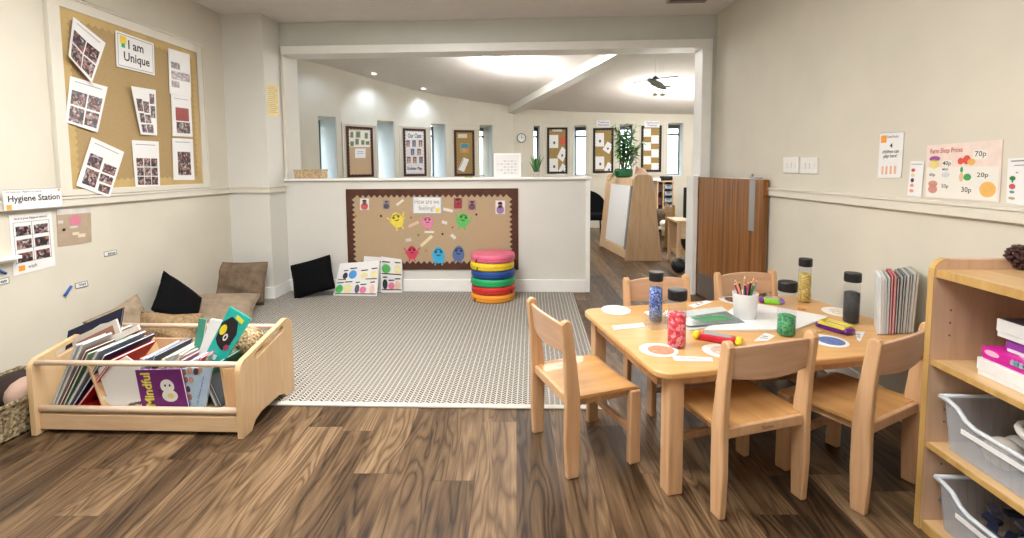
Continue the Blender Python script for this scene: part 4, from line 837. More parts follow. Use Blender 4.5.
# large sheets, green picture
flat_item('paper_pad', 'large white paper pad lying across the middle of the table', 'paper', [(742, 302), (829, 318), (795, 331), (704, 331.5)], M['paper'], t=.008)
flat_item('green_picture', 'dark sheet with streaks of green paint in front of the pencil pot', 'picture', [(671, 319), (726, 311.5), (745, 322.5), (690, 326.5)], flat((.16, .20, .19), .2), z=TT + .0095, t=.002,
          extra=[([(.3 + .06 * i, .2 + .05 * (i % 3)), (.35 + .06 * i, .18 + .05 * (i % 3)), (.40 + .06 * i, .7 + .05 * (i % 2)), (.37 + .06 * i, .72)], flat((.03, .30, .10)), 'paint_streak') for i in range(9)])
flat_item('paper_sheet', 'pale grey sheet under the green painted picture', 'paper', [(662, 314), (722, 307), (741, 322), (690, 331)], flat((.60, .66, .64)), t=.003)
GD = 'oval picture cards on the table'
def oval(lab, cx_, cy_, rx, ry, tilt, pic, kind):
    c = onZ(cx_, cy_, TT + .0005); r = onZ(cx_ + rx, cy_, TT).x - onZ(cx_, cy_, TT).x; r2 = (onZ(cx_, cy_ - ry, TT).y - onZ(cx_, cy_ + ry, TT).y) / 2
    ca_, sa_ = math.cos(tilt), math.sin(tilt)
    def P(a, k, z): x, y = r * k * math.cos(a), r2 * k * math.sin(a); return c + Vector((ca_ * x - sa_ * y, sa_ * x + ca_ * y, z))
    o = MB().prism([P(i * math.pi / 14, 1, 0) for i in range(28)], ZV * .0015).build('oval_card', M['paper']); tag(o, lab, 'card', GD)
    if kind == 'ring':
        for i in range(5): MB().prism([P(1.2 * i, .5, .0017) + Vector((.012 * math.cos(a), .012 * math.sin(a), 0)) for a in [j * math.pi / 5 for j in range(10)]], ZV * .0004).build('printed_shape', flat((pic[0], pic[1] + .05 * (i % 2), pic[2])), o)
    else:
        MB().prism([P(i * math.pi / 14, .68, .0017) + Vector((.008, -.004, 0)) for i in range(28)], ZV * .0006).build('printed_shape', glitter('printed_picture', pic, tuple(x * .8 for x in pic), tuple(min(1, x * 1.3) for x in pic), 120), o)
oval('white oval card with yellow rings at the back left corner of the table', 616, 310, 14.5, 4.8, 0, (.75, .62, .30), 'ring')
oval('white oval card with a pink and brown picture at the table\'s front left corner', 658.5, 350, 19, 6.8, -.1, (.55, .26, .15), 'disc')
oval('white oval card partly hidden behind the back of the nearest chair', 722, 351, 19, 7, .1, (.66, .45, .36), 'disc')
oval('white oval card with a blue picture at the right front of the table', 829, 341, 17, 6.5, -.25, (.12, .18, .42), 'disc')
oval('white oval card with a brown picture at the table back, behind the pencil pot', 732, 300, 12, 4.2, 0, (.16, .08, .04), 'disc')
oval('white oval card with an orange rim picture near the gold bottle', 839, 312, 15, 5, -.15, (.72, .62, .50), 'disc')
GW = 'white word cards on the table'
for q, lab in (([(612, 326), (643, 323), (645, 327), (614, 330)], 'white word card near the left edge of the table'), ([(672, 356), (712, 358), (713, 361.5), (675, 361)], 'white word card at the front edge of the table, right of the pink oval'),
               ([(706, 300.5), (713, 302), (694, 308), (688, 305.5)], 'white word card towards the back of the table, left of the pencil pot'), ([(765, 333), (775.5, 336), (768, 341), (754, 341)], 'white word card in front of the green bottle'),
               ([(855, 331.5), (865, 332), (860, 342), (857, 340)], 'white word card poking out beside the right front chair')):
    flat_item('word_card', lab, 'card', q, M['paper'], group=GW, extra=[([(.15, .35), (.6, .35), (.6, .45), (.15, .45)], M['greyink'], 'printed_line'), ([(.15, .6), (.75, .6), (.75, .68), (.15, .68)], M['greyink'], 'printed_line')])
flat_item('pink_card', 'small pink and purple card behind the purple viewer', 'card', [(808, 317), (824, 318), (822, 323), (806, 322)], flat((.55, .22, .33)))
for x, y, lab, c in ((691, 326, 'small orange wooden disc left of the red viewer', (.72, .38, .12)), (817, 331.5, 'small wooden ring by the purple viewer', (.60, .42, .20)), (801, 309, 'small orange disc near the gold bottle', (.66, .26, .12))):
    tag(MB().lathe([(.016, 0), (.018, .002), (.018, .006), (.012, .007), (.001, .006)], c=onZ(x, y, TT + .0005), k=18).build('wooden_disc', flat(c)), lab, 'disc')
# handheld viewers: rounded coloured bodies with a clear window
def viewer(lab, p0, p1, body, grip, z=TT + .001):
    a, b = onZ(*p0, z), onZ(*p1, z); d = (b - a); L = d.length; rz = math.atan2(d.y, d.x); t = thing('handheld_viewer', lab, 'magnifier', tuple((a + b) / 2), rz, 'handheld viewers on the table')
    h = .026
    MB().box(-L * .36, L * .36, -.030, .030, 0, h).build('viewer_body', flat(body, .3), t, bevel=.008, local=True, seg=3)
    MB().box(-L * .28, L * .28, -.020, .020, h - .002, h + .002).build('window', flat((.42, .43, .44), .1), t, local=True, bevel=.001)
    for s in (-1, 1): MB().tube([(s * L * .42, -.032, h / 2 + .001), (s * L * .44, -.020, h / 2 + .001), (s * L * .44, .020, h / 2 + .001), (s * L * .42, .032, h / 2 + .001)], [.008, .0135, .0135, .008], 12).build('grip', flat(grip, .3), t, smooth=True, local=True)
    return t
viewer('red handheld viewer with yellow end grips in front of the green picture', (694, 337), (742, 345), (.62, .02, .04), (.86, .66, .02))
pv = viewer('purple handheld viewer with a yellow window frame near the black bottle', (819, 326), (851, 335), (.12, .015, .22), (.12, .015, .22))
MB().box(-.05, .05, .022, .030, .020, .036).box(-.05, .05, -.030, -.022, .020, .036).box(-.056, -.050, -.030, .030, .020, .036).box(.050, .056, -.030, .030, .020, .036).build('window_frame', flat((.80, .68, .10)), pv, bevel=.001, local=True)
viewer('lime green handheld viewer with purple ends behind the green bottle', (760, 302), (783, 304), (.25, .62, .03), (.20, .05, .32))
# clear tray behind the bottles
c = onZ(655, 331, TT); ctm = Matrix.Translation(c + Vector((.03, .05, 0))) @ Matrix.Rotation(TA, 4, 'Z')
tr = thing('clear_box', 'small clear plastic box on the table behind the red bottle', 'box', tuple(c))
m = MB(); w_, d_, h_ = .05, .035, .062
for (x0, x1, y0, y1) in ((-w_, w_, -d_, -d_ + .002), (-w_, w_, d_ - .002, d_), (-w_, -w_ + .002, -d_, d_), (w_ - .002, w_, -d_, d_)): m.box(x0, x1, y0, y1, .001, h_, mt=ctm)
m.build('box_wall', M['clear'], tr); MB().box(-w_ - .003, w_ + .003, -d_ - .003, d_ + .003, h_, h_ + .002, mt=ctm).build('box_lid', M['clear'], tr)
# standing books at the right end
GR = 'books standing at the right end of the table'
tbc = [((.72, .76, .76), 'white', .225), ((.70, .72, .70), 'cream white', .23), ((.62, .70, .74), 'pale blue', .22), ((.50, .52, .54), 'light grey', .225), ((.42, .01, .02), 'crimson', .232), ((.62, .16, .18), 'salmon red', .232), ((.03, .03, .03), 'black', .22), ((.30, .32, .33), 'mid grey', .228), ((.10, .11, .11), 'charcoal', .232), ((.55, .56, .55), 'silver', .235), ((.22, .23, .22), 'dark grey', .235), ((.62, .62, .58), 'ash grey', .24), ((.52, .47, .36), 'patterned beige', .24)]
for i, (c, nm, h) in enumerate(tbc):
    xx = 1.447 + i * .0128
    book('thin %s book, %s from left in the upright row on the table' % (nm, pos[i]), (xx, 2.055 + .002 * i, TT + .001), (.50 - .004 * i, .86, 0), (-.03 + .006 * i, 0, 1), .17, h + .018, .0105 if i < 2 else .0085, flat(c), GR)
# ------------------------------------------------------------------ bookcase
bc = thing('bookcase', 'low beech bookcase with open shelves against the right wall', 'bookcase', (1.47, .9, 0))
BX0, BX1, BY1, BY0 = 1.246, 1.685, 1.560, .30
def side(y0, y1):
    p = [(BX0, 0), (BX1, 0), (BX1, .880)] + [(BX0 + .04 - .04 * math.sin(i * math.pi / 12), .840 + .04 * math.cos(i * math.pi / 12)) for i in range(7)]
    MB().prism([(x, y0, z) for x, z in p], (0, y1 - y0, 0)).build('side_panel', M['bookside'], bc, bevel=.002)
    e_ = [(BX0 - .002, 0), (BX0, 0), (BX0, .84)] ; q = [(BX0 + .04 - .042 * math.sin(i * math.pi / 12), .840 + .042 * math.cos(i * math.pi / 12)) for i in range(6, -1, -1)]; q2 = [(BX0 + .04 - .04 * math.sin(i * math.pi / 12), .840 + .04 * math.cos(i * math.pi / 12)) for i in range(7)]
    MB().prism([(x, y0, z) for x, z in [(BX0 - .002, 0), (BX0, 0)] + list(reversed(q2)) + list(reversed(q))], (0, y1 - y0, 0)).build('edge_band', M['edge'], bc)
side(BY1 - .022, BY1); side(BY0, BY0 + .022)
for z0, z1, nm in ((.824, .848, 'top_board'), (.545, .561, 'shelf'), (.277, .293, 'shelf'), (.012, .030, 'base_board')):
    o = MB().box(BX0 + .010, BX1 - .012, BY0 + .022, BY1 - .022, z0, z1).build(nm, M['shelfw'], bc)
    MB().box(BX0 + .004, BX0 + .010, BY0 + .022, BY1 - .022, z0, z1).build('edge_band', M['edge'], o)
MB().box(BX1 - .012, BX1, BY0 + .022, BY1 - .022, .03, .880).build('back_panel', M['bookside'], bc)
MB().box(BX0 + .004, BX0 + .03, BY0, BY1 + .001, 0, .012).build('plinth', M['edge'], bc)
pm = MB()
for z in (.64, .68, .72, .44, .40, .36, .22, .18): pm.lathe([(.0035, 0), (.0035, .0015), (.001, .002)], k=10, mt=Matrix.Translation((BX0 + .055, BY1 - .022, z)) @ Matrix.Rotation(math.radians(90), 4, 'X'))
pm.build('peg_holes', flat((.25, .16, .10)), bc)
MB().lathe([(.008, 0), (.008, .002), (.004, .003)], k=14, mt=Matrix.Translation((BX0 + .06, BY1 - .022, .10)) @ Matrix.Rotation(math.radians(90), 4, 'X')).build('cam_fixing', M['steel'], bc)
MB().lathe([(.006, 0), (.006, .012), (.004, .014)], k=12, mt=Matrix.Translation((BX0 + .06, BY1 - .022, .266)) @ Matrix.Rotation(math.radians(90), 4, 'X')).build('shelf_pin', M['steel'], bc)
GZ = 'boxed puzzles on the upper shelf'
def pbox(lab, x, y, z, w, d, h, c1, c2, deco=None):
    t = thing('puzzle_box', lab, 'box', (x, y, z), 0, GZ)     # x,y = front left corner (nearest the bookcase end)
    MB().box(0, w, -d, 0, 0, h * .55).build('tray', flat(c2), t, local=True, bevel=.001); MB().box(-.002, w + .002, -d - .002, .002, h * .3, h).build('lid', flat(c1), t, local=True, bevel=.001)
    if deco: deco(t, w, d, h)
def dpink(t, w, d, h):
    m = MB(); r = random.Random(4)
    for i in range(16): yy = -.09 - .012 * i; m.prism([(-.0025, yy + r.uniform(.005, .012) * math.cos(a), h * .62 + h * .25 * math.sin(a)) for a in [j * math.pi / 4 for j in range(8)]], (-.0006, 0, 0), i % 2)
    m.build('printed_flowers', [flat((.35, .45, .55)), flat((.10, .35, .38))], t, local=True)
    MB().prism([(-.0025, -.03 + .022 * math.cos(a), h * .64 + h * .24 * math.sin(a)) for a in [j * math.pi / 8 for j in range(16)]], (-.0007, 0, 0)).build('printed_badge', flat((.78, .45, .62)), t, local=True)
    MB().prism([(.06 + .05 * math.cos(a), -.12 + .06 * math.sin(a), h + .0002) for a in [j * math.pi / 10 for j in range(20)]], (0, 0, .0007)).build('printed_badge', flat((.62, .35, .50)), t, local=True)
pbox('plain white box at the bottom of the puzzle stack', 1.300, 1.435, .562, .28, .36, .050, (.74, .74, .74), (.72, .72, .72))
pbox('magenta puzzle box with a flowery side, on the plain white box', 1.305, 1.428, .613, .27, .36, .034, (.60, .015, .30), (.60, .015, .30), dpink)
pbox('purple and white puzzle box under the top white one', 1.33, 1.385, .6485, .24, .30, .036, (.25, .04, .32), (.70, .68, .72))
pbox('white box with a dark top, uppermost of the puzzle stack', 1.32, 1.405, .6855, .26, .32, .050, (.72, .72, .72), (.72, .72, .72), lambda t, w, d, h: MB().box(.002, w - .002, -d + .002, -.002, h, h + .0015).build('printed_top', flat((.04, .03, .04)), t, local=True))
def gtray(lab, z, contents):
    t = thing('storage_tray', lab, 'tray', (1.45, 1.1, z)); y1, y0, x0, x1, h = 1.515, 1.085, 1.262, 1.655, .160
    m = MB(); tp_ = .012
    ring = lambda e, zz: [(x0 + e, y1 - e, zz), (x0 + e, y0 + e, zz), (x1 - e, y0 + e, zz), (x1 - e, y1 - e, zz)]
    def wall(e0, e1):
        a, b = ring(e0, z + .002), ring(e1, z + h); n = 14
        for i in range(4):
            p0, p1 = Vector(a[i]), Vector(a[(i + 1) % 4]); q0, q1 = Vector(b[i]), Vector(b[(i + 1) % 4])
            inw = Vector((0, 0, 0)); cc_ = Vector(((x0 + x1) / 2, (y0 + y1) / 2, 0)); midp = (p0 + p1) / 2; nn = (cc_ - midp); nn.z = 0
            nn = Vector((round(nn.normalized().x), round(nn.normalized().y), 0)) * .0025
            for k in range(n):
                f0, f1 = k / n, (k + 1) / n
                dip = lambda f: (-.042 * max(0, min(1, min(f, 1 - f) / .12 - 1)) if i == 0 else 0) * 1.0
                A0, A1 = p0.lerp(p1, f0), p0.lerp(p1, f1); B0, B1 = q0.lerp(q1, f0) + ZV * dip(f0), q0.lerp(q1, f1) + ZV * dip(f1)
                m.add([A0, A1, B1, B0, A0 + nn, A1 + nn, B1 + nn, B0 + nn], [(0, 1, 2, 3), (7, 6, 5, 4), (0, 4, 5, 1), (1, 5, 6, 2), (2, 6, 7, 3), (3, 7, 4, 0)])
    wall(.022, .010); m.box(x0 + .024, x1 - .024, y0 + .024, y1 - .024, z + .001, z + .004); m.build('tray_body', M['clear2'], t)
    rim = MB(); n = 14
    pts = []
    for k in range(n + 1):
        f = k / n; dip = -.042 * max(0, min(1, min(f, 1 - f) / .12 - 1)); pts.append((x0 + .004, y1 - (y1 - y0) * f, z + h + dip))
    rim.tube(pts, .007, 6).tube([(x0 + .004, y1, z + h), (x1, y1, z + h), (x1, y0, z + h), (x0 + .004, y0, z + h)], .007, 6)
    rim.build('rim', mat('frosted_rim_plastic', (.66, .70, .74), .3, alpha=.92), t, smooth=True)
    MB().box(x0 + .006, x0 + .009, y0 + .10, y1 - .075, z + .082, z + .096).build('label_slot', M['paper'], t)
    contents(t, x0, x1, y0, y1, z, h)
    return t
def cont1(t, x0, x1, y0, y1, z, h):
    # toys lying in the upper tray
    o = MB(); c = Vector((x0 + .13, y1 - .21, z + .135)); o.tube([c + Vector((.055 * math.cos(a), .075 * math.sin(a), .01 * math.sin(a))) for a in [i * math.pi / 10 for i in range(21)]], .011, 8, cap=False)
    tag(o.build('white_ring', flat((.74, .72, .68)), smooth=True), 'white oval plastic ring lying on top of the upper tray contents', 'toy')
    tag(MB().ball(c + Vector((-.01, -.02, -.02)), .055, 14, sc_=(.8, 1.1, .6)).build('dark_toy', glitter('dark_toy_pattern', (.01, .01, .01), (.03, .04, .03), (.12, .13, .12), 60), smooth=True), 'dark mottled toy inside the white ring in the upper tray', 'toy')
    for i, (a, b, r, cc_, nm) in enumerate(((.09, .12, .048, (.60, .55, .48), 'beige round toy at the near front of the upper tray'), (.16, .10, .045, (.42, .42, .40), 'grey round toy in the upper tray, left of the ring'), (.10, .30, .05, (.55, .56, .58), 'pale grey toy deep in the upper tray'), (.24, .2, .05, (.14, .14, .15), 'black round toy at the back of the upper tray'))):
        tag(MB().ball((x0 + a, y1 - b, z + .006 + r * .9), r, 14, sc_=(1, 1, .9)).build('round_toy', flat(cc_), smooth=True), nm, 'toy', 'toys in the upper tray')
def cont2(t, x0, x1, y0, y1, z, h):
    r = random.Random(12); m = MB()
    for i in range(90):
        p = Vector((r.uniform(x0 + .06, x1 - .06), r.uniform(y0 + .05, y1 - .06), z + .03 + r.random() * .085)); a = r.uniform(0, 3.1); e_ = r.uniform(-.5, .5)
        mt = Matrix.Translation(p) @ Matrix.Rotation(a, 4, 'Z') @ Matrix.Rotation(e_, 4, 'X'); m.box(-.022, .022, -.012, .012, -.006, .006, mi=r.choice((0, 0, 1, 2)), mt=mt)
    tag(m.build('plastic_bricks', [flat((.02, .025, .06)), flat((.30, .30, .42)), flat((.06, .06, .09))], bevel=.001), 'jumble of dark blue and grey plastic pieces filling the lower tray', 'toy pieces', kind='stuff')
gtray('translucent storage tray on the lower shelf of the bookcase, holding white and grey toys', .294, cont1)
gtray('translucent storage tray in the bottom of the bookcase, full of dark blue pieces', .031, cont2)
# cone ornament on the bookcase top
c = onZ(1024, 270, .849); m = MB(); r = random.Random(2)
for j in range(7):
    for i in range(9):
        a = i * 2 * math.pi / 9 + j * .35; rr = .036 * math.sin(math.pi * (j + 1) / 8.6) + .004; p = c + Vector((rr * math.cos(a), rr * math.sin(a), .010 + j * .010))
        m.ball(p, .010, 6, sc_=(1, 1, .6))
m.lathe([(.010, .002), (.026, .016), (.030, .035), (.018, .062), (.002, .076)], c=c, k=12); tag(m.build('pine_cone', flat((.055, .02, .018), .4)), 'dark brown pine cone on top of the beech bookcase', 'pine cone')
# ------------------------------------------------------------------ right wall
PR = plane_of('R', .002)
sheet('play_sign', 'white sign saying 4 children can play here, highest of the signs on the right wall', 'sign', PR, [(881, 133), (904.5, 131.5), (901.5, 177.5), (878, 178)], M['paper'],
      [(0, 0, 1, .01, 2), (.06, .06, .3, .22, 1)] + [(.16 + .18 * i, .74, .25 + .18 * i, .92, 3) for i in range(4)], [flat(ORG), M['greyink'], flat((.80, .45, .30))],
      [('4', .46, .24, .58, .34, M['ink'], .03), ('children can\nplay here!', .16, .38, .86, .58, M['ink'], .01), ('Little Ducks', .34, .07, .8, .12, M['ink'], 0)], t=.003)
FR = [(.28, .26, .14, .05, 1), (.28, .40, .14, .05, 2), (.28, .55, .12, .06, 3), (.28, .70, .14, .05, 4), (.28, .85, .16, .05, 4)]
sheet('price_list', 'narrow white price list with small food pictures, left of the farm shop poster', 'poster', PR, [(911, 161), (924.5, 161), (921.5, 197), (907.5, 195.5)], M['paper'], [(.1, .08, .9, .1, 5)], [flat((.55, .08, .10)), flat((.75, .68, .3)), flat((.05, .06, .12)), flat((.72, .33, .25)), M['greyink']], blobs=FR)
fp = sheet('farm_shop_poster', 'pink and white Farm Shop Prices poster on the right wall', 'poster', PR, [(927.5, 145.5), (1003.5, 139.5), (999.5, 202.5), (925, 197.5)], flat((.80, .66, .60), .4),
      [(.02, .42, .98, .985, 1), (.24, .3, .38, .41, 1), (.66, .14, .84, .30, 1)], [M['paper2'], flat((.35, .08, .30)), flat((.82, .68, .22)), flat((.70, .08, .05)), flat((.05, .35, .08)), flat((.78, .45, .12)), flat((.62, .28, .22)), flat((.72, .5, .3)), flat((.6, .62, .66))],
      [('Farm Shop Prices', .06, .07, .52, .19, M['redink'], .01), ('40p', .25, .31, .37, .41, M['ink'], .01), ('70p', .68, .16, .82, .28, M['ink'], .005), ('60p', .06, .53, .15, .60, M['ink'], .01), ('20p', .72, .52, .86, .62, M['ink'], .01), ('50p', .25, .73, .35, .82, M['ink'], .01), ('30p', .53, .77, .66, .89, M['ink'], .01), ('MILK', .25, .44, .34, .48, M['ink'], .02)],
      blobs=[(.13, .26, .08, .05, 2), (.13, .36, .07, .09, 3), (.50, .32, .04, .06, 4), (.58, .30, .05, .08, 4), (.64, .34, .05, .06, 6), (.52, .60, .03, .08, 8), (.52, .47, .02, .05, 5), (.60, .60, .05, .06, 5), (.12, .73, .07, .06, 7), (.12, .83, .07, .08, 7), (.86, .80, .10, .13, 6), (.30, .56, .06, .05, 9)])
sheet('price_list', 'narrow white price list cut off by the right edge of the photo', 'poster', PR, [(1008.5, 158.5), (1031, 157), (1028, 206), (1006.5, 203)], M['paper'], [(.15, .05, .9, .08, 5), (.3, .15, .9, .17, 5), (.4, .3, .5, .33, 5)], [flat((.04, .22, .06)), flat((.62, .10, .12)), flat((.1, .3, .35)), flat((.45, .33, .22)), M['greyink']],
      blobs=[(.26, .44, .14, .05, 1), (.26, .48, .04, .06, 1), (.26, .62, .15, .06, 2), (.26, .74, .12, .03, 3), (.26, .88, .16, .03, 4)])
for q, lab in (([(784.5, 157.5), (800, 157), (799.5, 173), (784.5, 173)], 'white switch plate on the right wall, the left one of the pair'), ([(802, 158), (819, 157.5), (818.5, 174), (801.5, 173.5)], 'white switch plate on the right wall, the right one of the pair')):
    P0, N = plane_of('R', 0); qq = [onp(x, y, P0, N) for x, y in q]; t = thing('switch_plate', lab, 'switch', tuple(qq[3]), 0, 'switch plates on the right wall')
    MB().prism(qq, N * .009).build('plate', M['socket'], t, bevel=.002)
    for i in range(3): MB().prism([uvq(qq, a, b) + N * .009 for a, b in ((.14 + .26 * i, .3), (.33 + .26 * i, .3), (.33 + .26 * i, .68), (.14 + .26 * i, .68))], N * .003).build('rocker', M['socket'], t, bevel=.001)
# ------------------------------------------------------------------ half door
hx, hy = 1.500, 4.445; ex, ey = 1.622, 3.480; dz_ = .985 * 0 + 1.078
hd_ = thing('half_door', 'brown wood-grained half-height door standing open against the right wall', 'half door', (hx, hy, 0)); dv = Vector((ex - hx, ey - hy, 0)); DL = dv.length; dv.normalize(); dn = Vector((dv.y, -dv.x, 0))   # dn: towards the camera/left side
if dn.x > 0: dn = -dn
dmt = Matrix.Translation((hx, hy, 0)) @ Matrix(((dv.x, dn.x, 0, 0), (dv.y, dn.y, 0, 0), (0, 0, 1, 0), (0, 0, 0, 1)))
MB().box(0, DL, -.040, 0, .012, 1.078, mt=dmt).build('door_leaf', M['teak'], hd_, bevel=.002)
MB().box(.03, DL - .02, 0, .003, .02, .22, mt=dmt).build('kick_plate', M['kick'], hd_)
MB().box(DL - .165, DL - .095, 0, .003, .70, 1.07, mt=dmt).build('push_plate', M['steel'], hd_)
MB().tube([dmt @ Vector((DL - .20, -.02, 1.088)), dmt @ Vector((DL - .05, -.02, 1.088))], .007, 10).build('bolt', M['steel'], hd_, smooth=True)
MB().box(DL - .19, DL - .07, -.034, -.006, 1.078, 1.084, mt=dmt).ball(dmt @ Vector((DL - .17, -.02, 1.108)), .010, 10).tube([dmt @ Vector((DL - .17, -.02, 1.09)), dmt @ Vector((DL - .17, -.02, 1.108))], .004, 8).build('bolt_knob', M['steel'], hd_)
MB().box(DL, DL + .012, -.034, -.006, .96, 1.06, mt=dmt).build('door_catch', M['teak'], hd_, bevel=.004)
for z in (.2, .9): MB().tube([dmt @ Vector((-.008, .004, z)), dmt @ Vector((-.008, .004, z + .09))], .007, 10).build('hinge', M['steel'], hd_, smooth=True)
struct(MB().box(1.452, 1.495, YB - .085, YB + .10, 0, 1.09).build('trim_11', M['trim'], bevel=.003))
struct(MB().box(1.495, 1.53, YB - .02, YB + .10, 0, 1.09).build('trim_12', M['trim'], bevel=.003))
# ceiling vent
v0, v1 = onZ(666, 2.2, ZC), onZ(704, 2.0, ZC); vt = thing('ceiling_vent', 'slatted vent in the ceiling at the top edge of the photo', 'vent', (v0.x, v0.y, ZC - .012))
vm = MB().box(v0.x, v1.x, v0.y - .32, v0.y - .30, ZC - .012, ZC).box(v0.x, v1.x, v0.y - .02, v0.y, ZC - .012, ZC).box(v0.x, v0.x + .02, v0.y - .3, v0.y - .02, ZC - .012, ZC).box(v1.x - .02, v1.x, v0.y - .3, v0.y - .02, ZC - .012, ZC); vm.build('frame', flat((.3, .26, .24)), vt)
vm = MB(); [vm.box(v0.x + .02, v1.x - .02, v0.y - .28 + i * .03, v0.y - .262 + i * .03, ZC - .010, ZC - .003) for i in range(8)]; vm.build('slats', flat((.14, .10, .10)), vt)
# ceiling light fittings above and behind the camera
for lx, ly in ((-1.1, 1.7), (-.1, .5)):
    t = thing('ceiling_light', 'square ceiling light panel over the %s' % ('rug side of the room' if lx < -.5 else 'camera'), 'ceiling light', (lx, ly, ZC - .02))
    MB().box(lx - .62, lx - .6, ly - .62, ly + .62, ZC - .03, ZC).box(lx + .6, lx + .62, ly - .62, ly + .62, ZC - .03, ZC).box(lx - .6, lx + .6, ly - .62, ly - .6, ZC - .03, ZC).box(lx - .6, lx + .6, ly + .6, ly + .62, ZC - .03, ZC).build('frame', M['trim'], t)
    MB().box(lx - .6, lx + .6, ly - .6, ly + .6, ZC - .012, ZC - .004).build('diffuser', mat('panel_diffuser', (1, 1, 1), .4, emit=((1, .97, .93), 3)), t)
# ------------------------------------------------------------------ on the ledge of the half wall
def ledge(px, py=None): p = onp(px, 178, (0, YB + .05, 0), (0, 1, 0)); return Vector((p.x, YB + .05, ZH))
a, b = ledge(297), ledge(325.5); m = MB().box(a.x, b.x, YB - .01, YB + .11, ZH + .001, ZH + .085)
wk = thing('wicker_box', 'small woven wicker box at the left end of the half wall ledge', 'basket', ((a.x + b.x) / 2, YB + .05, ZH)); m.build('woven_body', M['wicker'], wk, bevel=.01)
MB().tube([(a.x, YB - .01, ZH + .08), (b.x, YB - .01, ZH + .08), (b.x, YB + .11, ZH + .08), (a.x, YB + .11, ZH + .08), (a.x, YB - .01, ZH + .08)], .006, 8, cap=False).build('rim', M['wicker'], wk, smooth=True)
a, b = ledge(494), ledge(521); fr = thing('framed_chart', 'white framed chart standing on the half wall ledge', 'frame', ((a.x + b.x) / 2, YB + .05, ZH))
w, h = b.x - a.x, .225
mt = Matrix.Translation((a.x, YB + .02, ZH + .001)) @ Matrix.Rotation(-.12, 4, 'X')
MB().box(0, w, 0, .008, 0, .014, mt=mt).box(0, w, 0, .008, h - .014, h, mt=mt).box(0, .014, 0, .008, .014, h - .014, mt=mt).box(w - .014, w, 0, .008, .014, h - .014, mt=mt).build('frame', M['trim'], fr)
MB().box(.014, w - .014, .003, .006, .014, h - .014, mt=mt).build('chart', M['paper'], fr)
cm = MB(); [cm.box(.03 + .032 * i, .052 + .032 * i, .002, .003, .035 + .028 * j, .045 + .028 * j, mt=mt, mi=(i + j) % 2) for i in range(6) for j in range(5) if i > 1 or j % 2]; cm.build('printed_table', [flat((.5, .5, .52)), flat((.66, .66, .66))], fr)
MB().box(w * .4, w * .6, .008, .07, 0, .006, mt=mt).build('stand', M['trim'], fr)
a = ledge(536); pt_ = thing('potted_succulent', 'spiky green plant in a small pot at the right of the half wall ledge', 'plant', (a.x, YB + .05, ZH))
MB().lathe([(.030, .001), (.038, .05), (.034, .05), (.030, .045), (.001, .045)], k=18).build('pot', flat((.55, .52, .45)), pt_, local=True)
r = random.Random(3); m = MB()
for i in range(13):
    a_ = i * 2.4; L = r.uniform(.10, .21); s = r.uniform(.25, .55) if i % 3 else .08; p = Vector((.012 * math.cos(a_), .012 * math.sin(a_), .045)); e_ = p + Vector((s * L * math.cos(a_), s * L * .5 * math.sin(a_), L)); m.tube([p, p.lerp(e_, .5) + Vector((0, 0, .01)), e_], [.006, .007, .001], 6, mi=i % 2)
m.build('leaves', [flat((.05, .20, .08)), flat((.18, .30, .06))], pt_, smooth=True, local=True)
a = ledge(469); tag(MB().box(a.x - .035, a.x + .035, YB + .0, YB + .07, ZH + .001, ZH + .012).build('olive_block', flat((.28, .30, .05)), bevel=.002), 'small olive green block on the half wall ledge under the third far board', 'block')
# ------------------------------------------------------------------ boards on the curved wall
def wplane(px0, px1, off):
    a, b = wallpt(px0), wallpt(px1); d = (b - a).normalized(); n = nrm(a, b) * -1; N = Vector((n.x, n.y, 0)); return Vector((a.x, a.y, 0)) + N * off, N, Vector((d.x, d.y, 0))
def far_board(label, px0, px1, zt, zb, cork, border, contents=None, bt=.035, amp=.014):
    a, b = wallpt(px0), wallpt(px1); P, N, u = wplane(px0, px1, .0); w = (b - a).length; A = Vector((a.x, a.y, zb)); h = zt - zb
    sag = .012
    t = thing('notice_board', label, 'notice board', tuple(A + u * w / 2), 0, 'tall notice boards on the curved far wall')
    MB().prism([A, A + u * w, A + u * w + ZV * h, A + ZV * h], N * sag).build('backing', cork, t)
    A2 = A + N * sag; scallop(A2, u, ZV, w, h, bt, amp, 8, 14, N, .006, tri=True).build('zigzag_border', border, t)
    o = .05; F_ = MB()
    for c0, c1, d0, d1 in ((-o - .02, -o, -o, h + o), (w + o, w + o + .02, -o, h + o), (-o, w + o, h + o - .02, h + o), (-o, w + o, -o, -o + .02)):
        F_.prism([A + u * c0 + ZV * d0, A + u * c1 + ZV * d0, A + u * c1 + ZV * d1, A + u * c0 + ZV * d1], N * .02)
    F_.build('outer_frame', M['rail'], t)
    return (P + N * (sag + .002), N), t
bd1 = mat('dark_maroon_border', (.05, .012, .012), .7); bd2 = mat('black_border_paper', (.012, .010, .012), .7); cork = hessian('cork_hessian', (.50, .34, .19), (.38, .25, .13)); cork2 = hessian('mustard_hessian', (.40, .28, .11), (.30, .20, .08))
def zof(px, py): w = wallpt(px); d = ray(px, py); k = w.length / d.xy.length; return HC + d.z * k
pl, t = far_board('notice board with green photos at the top, leftmost of the tall boards', 346.3, 372.7, zof(360, 126.8), zof(360, 177), hessian('pale_cork', (.60, .44, .29), (.5, .36, .23)), bd1)
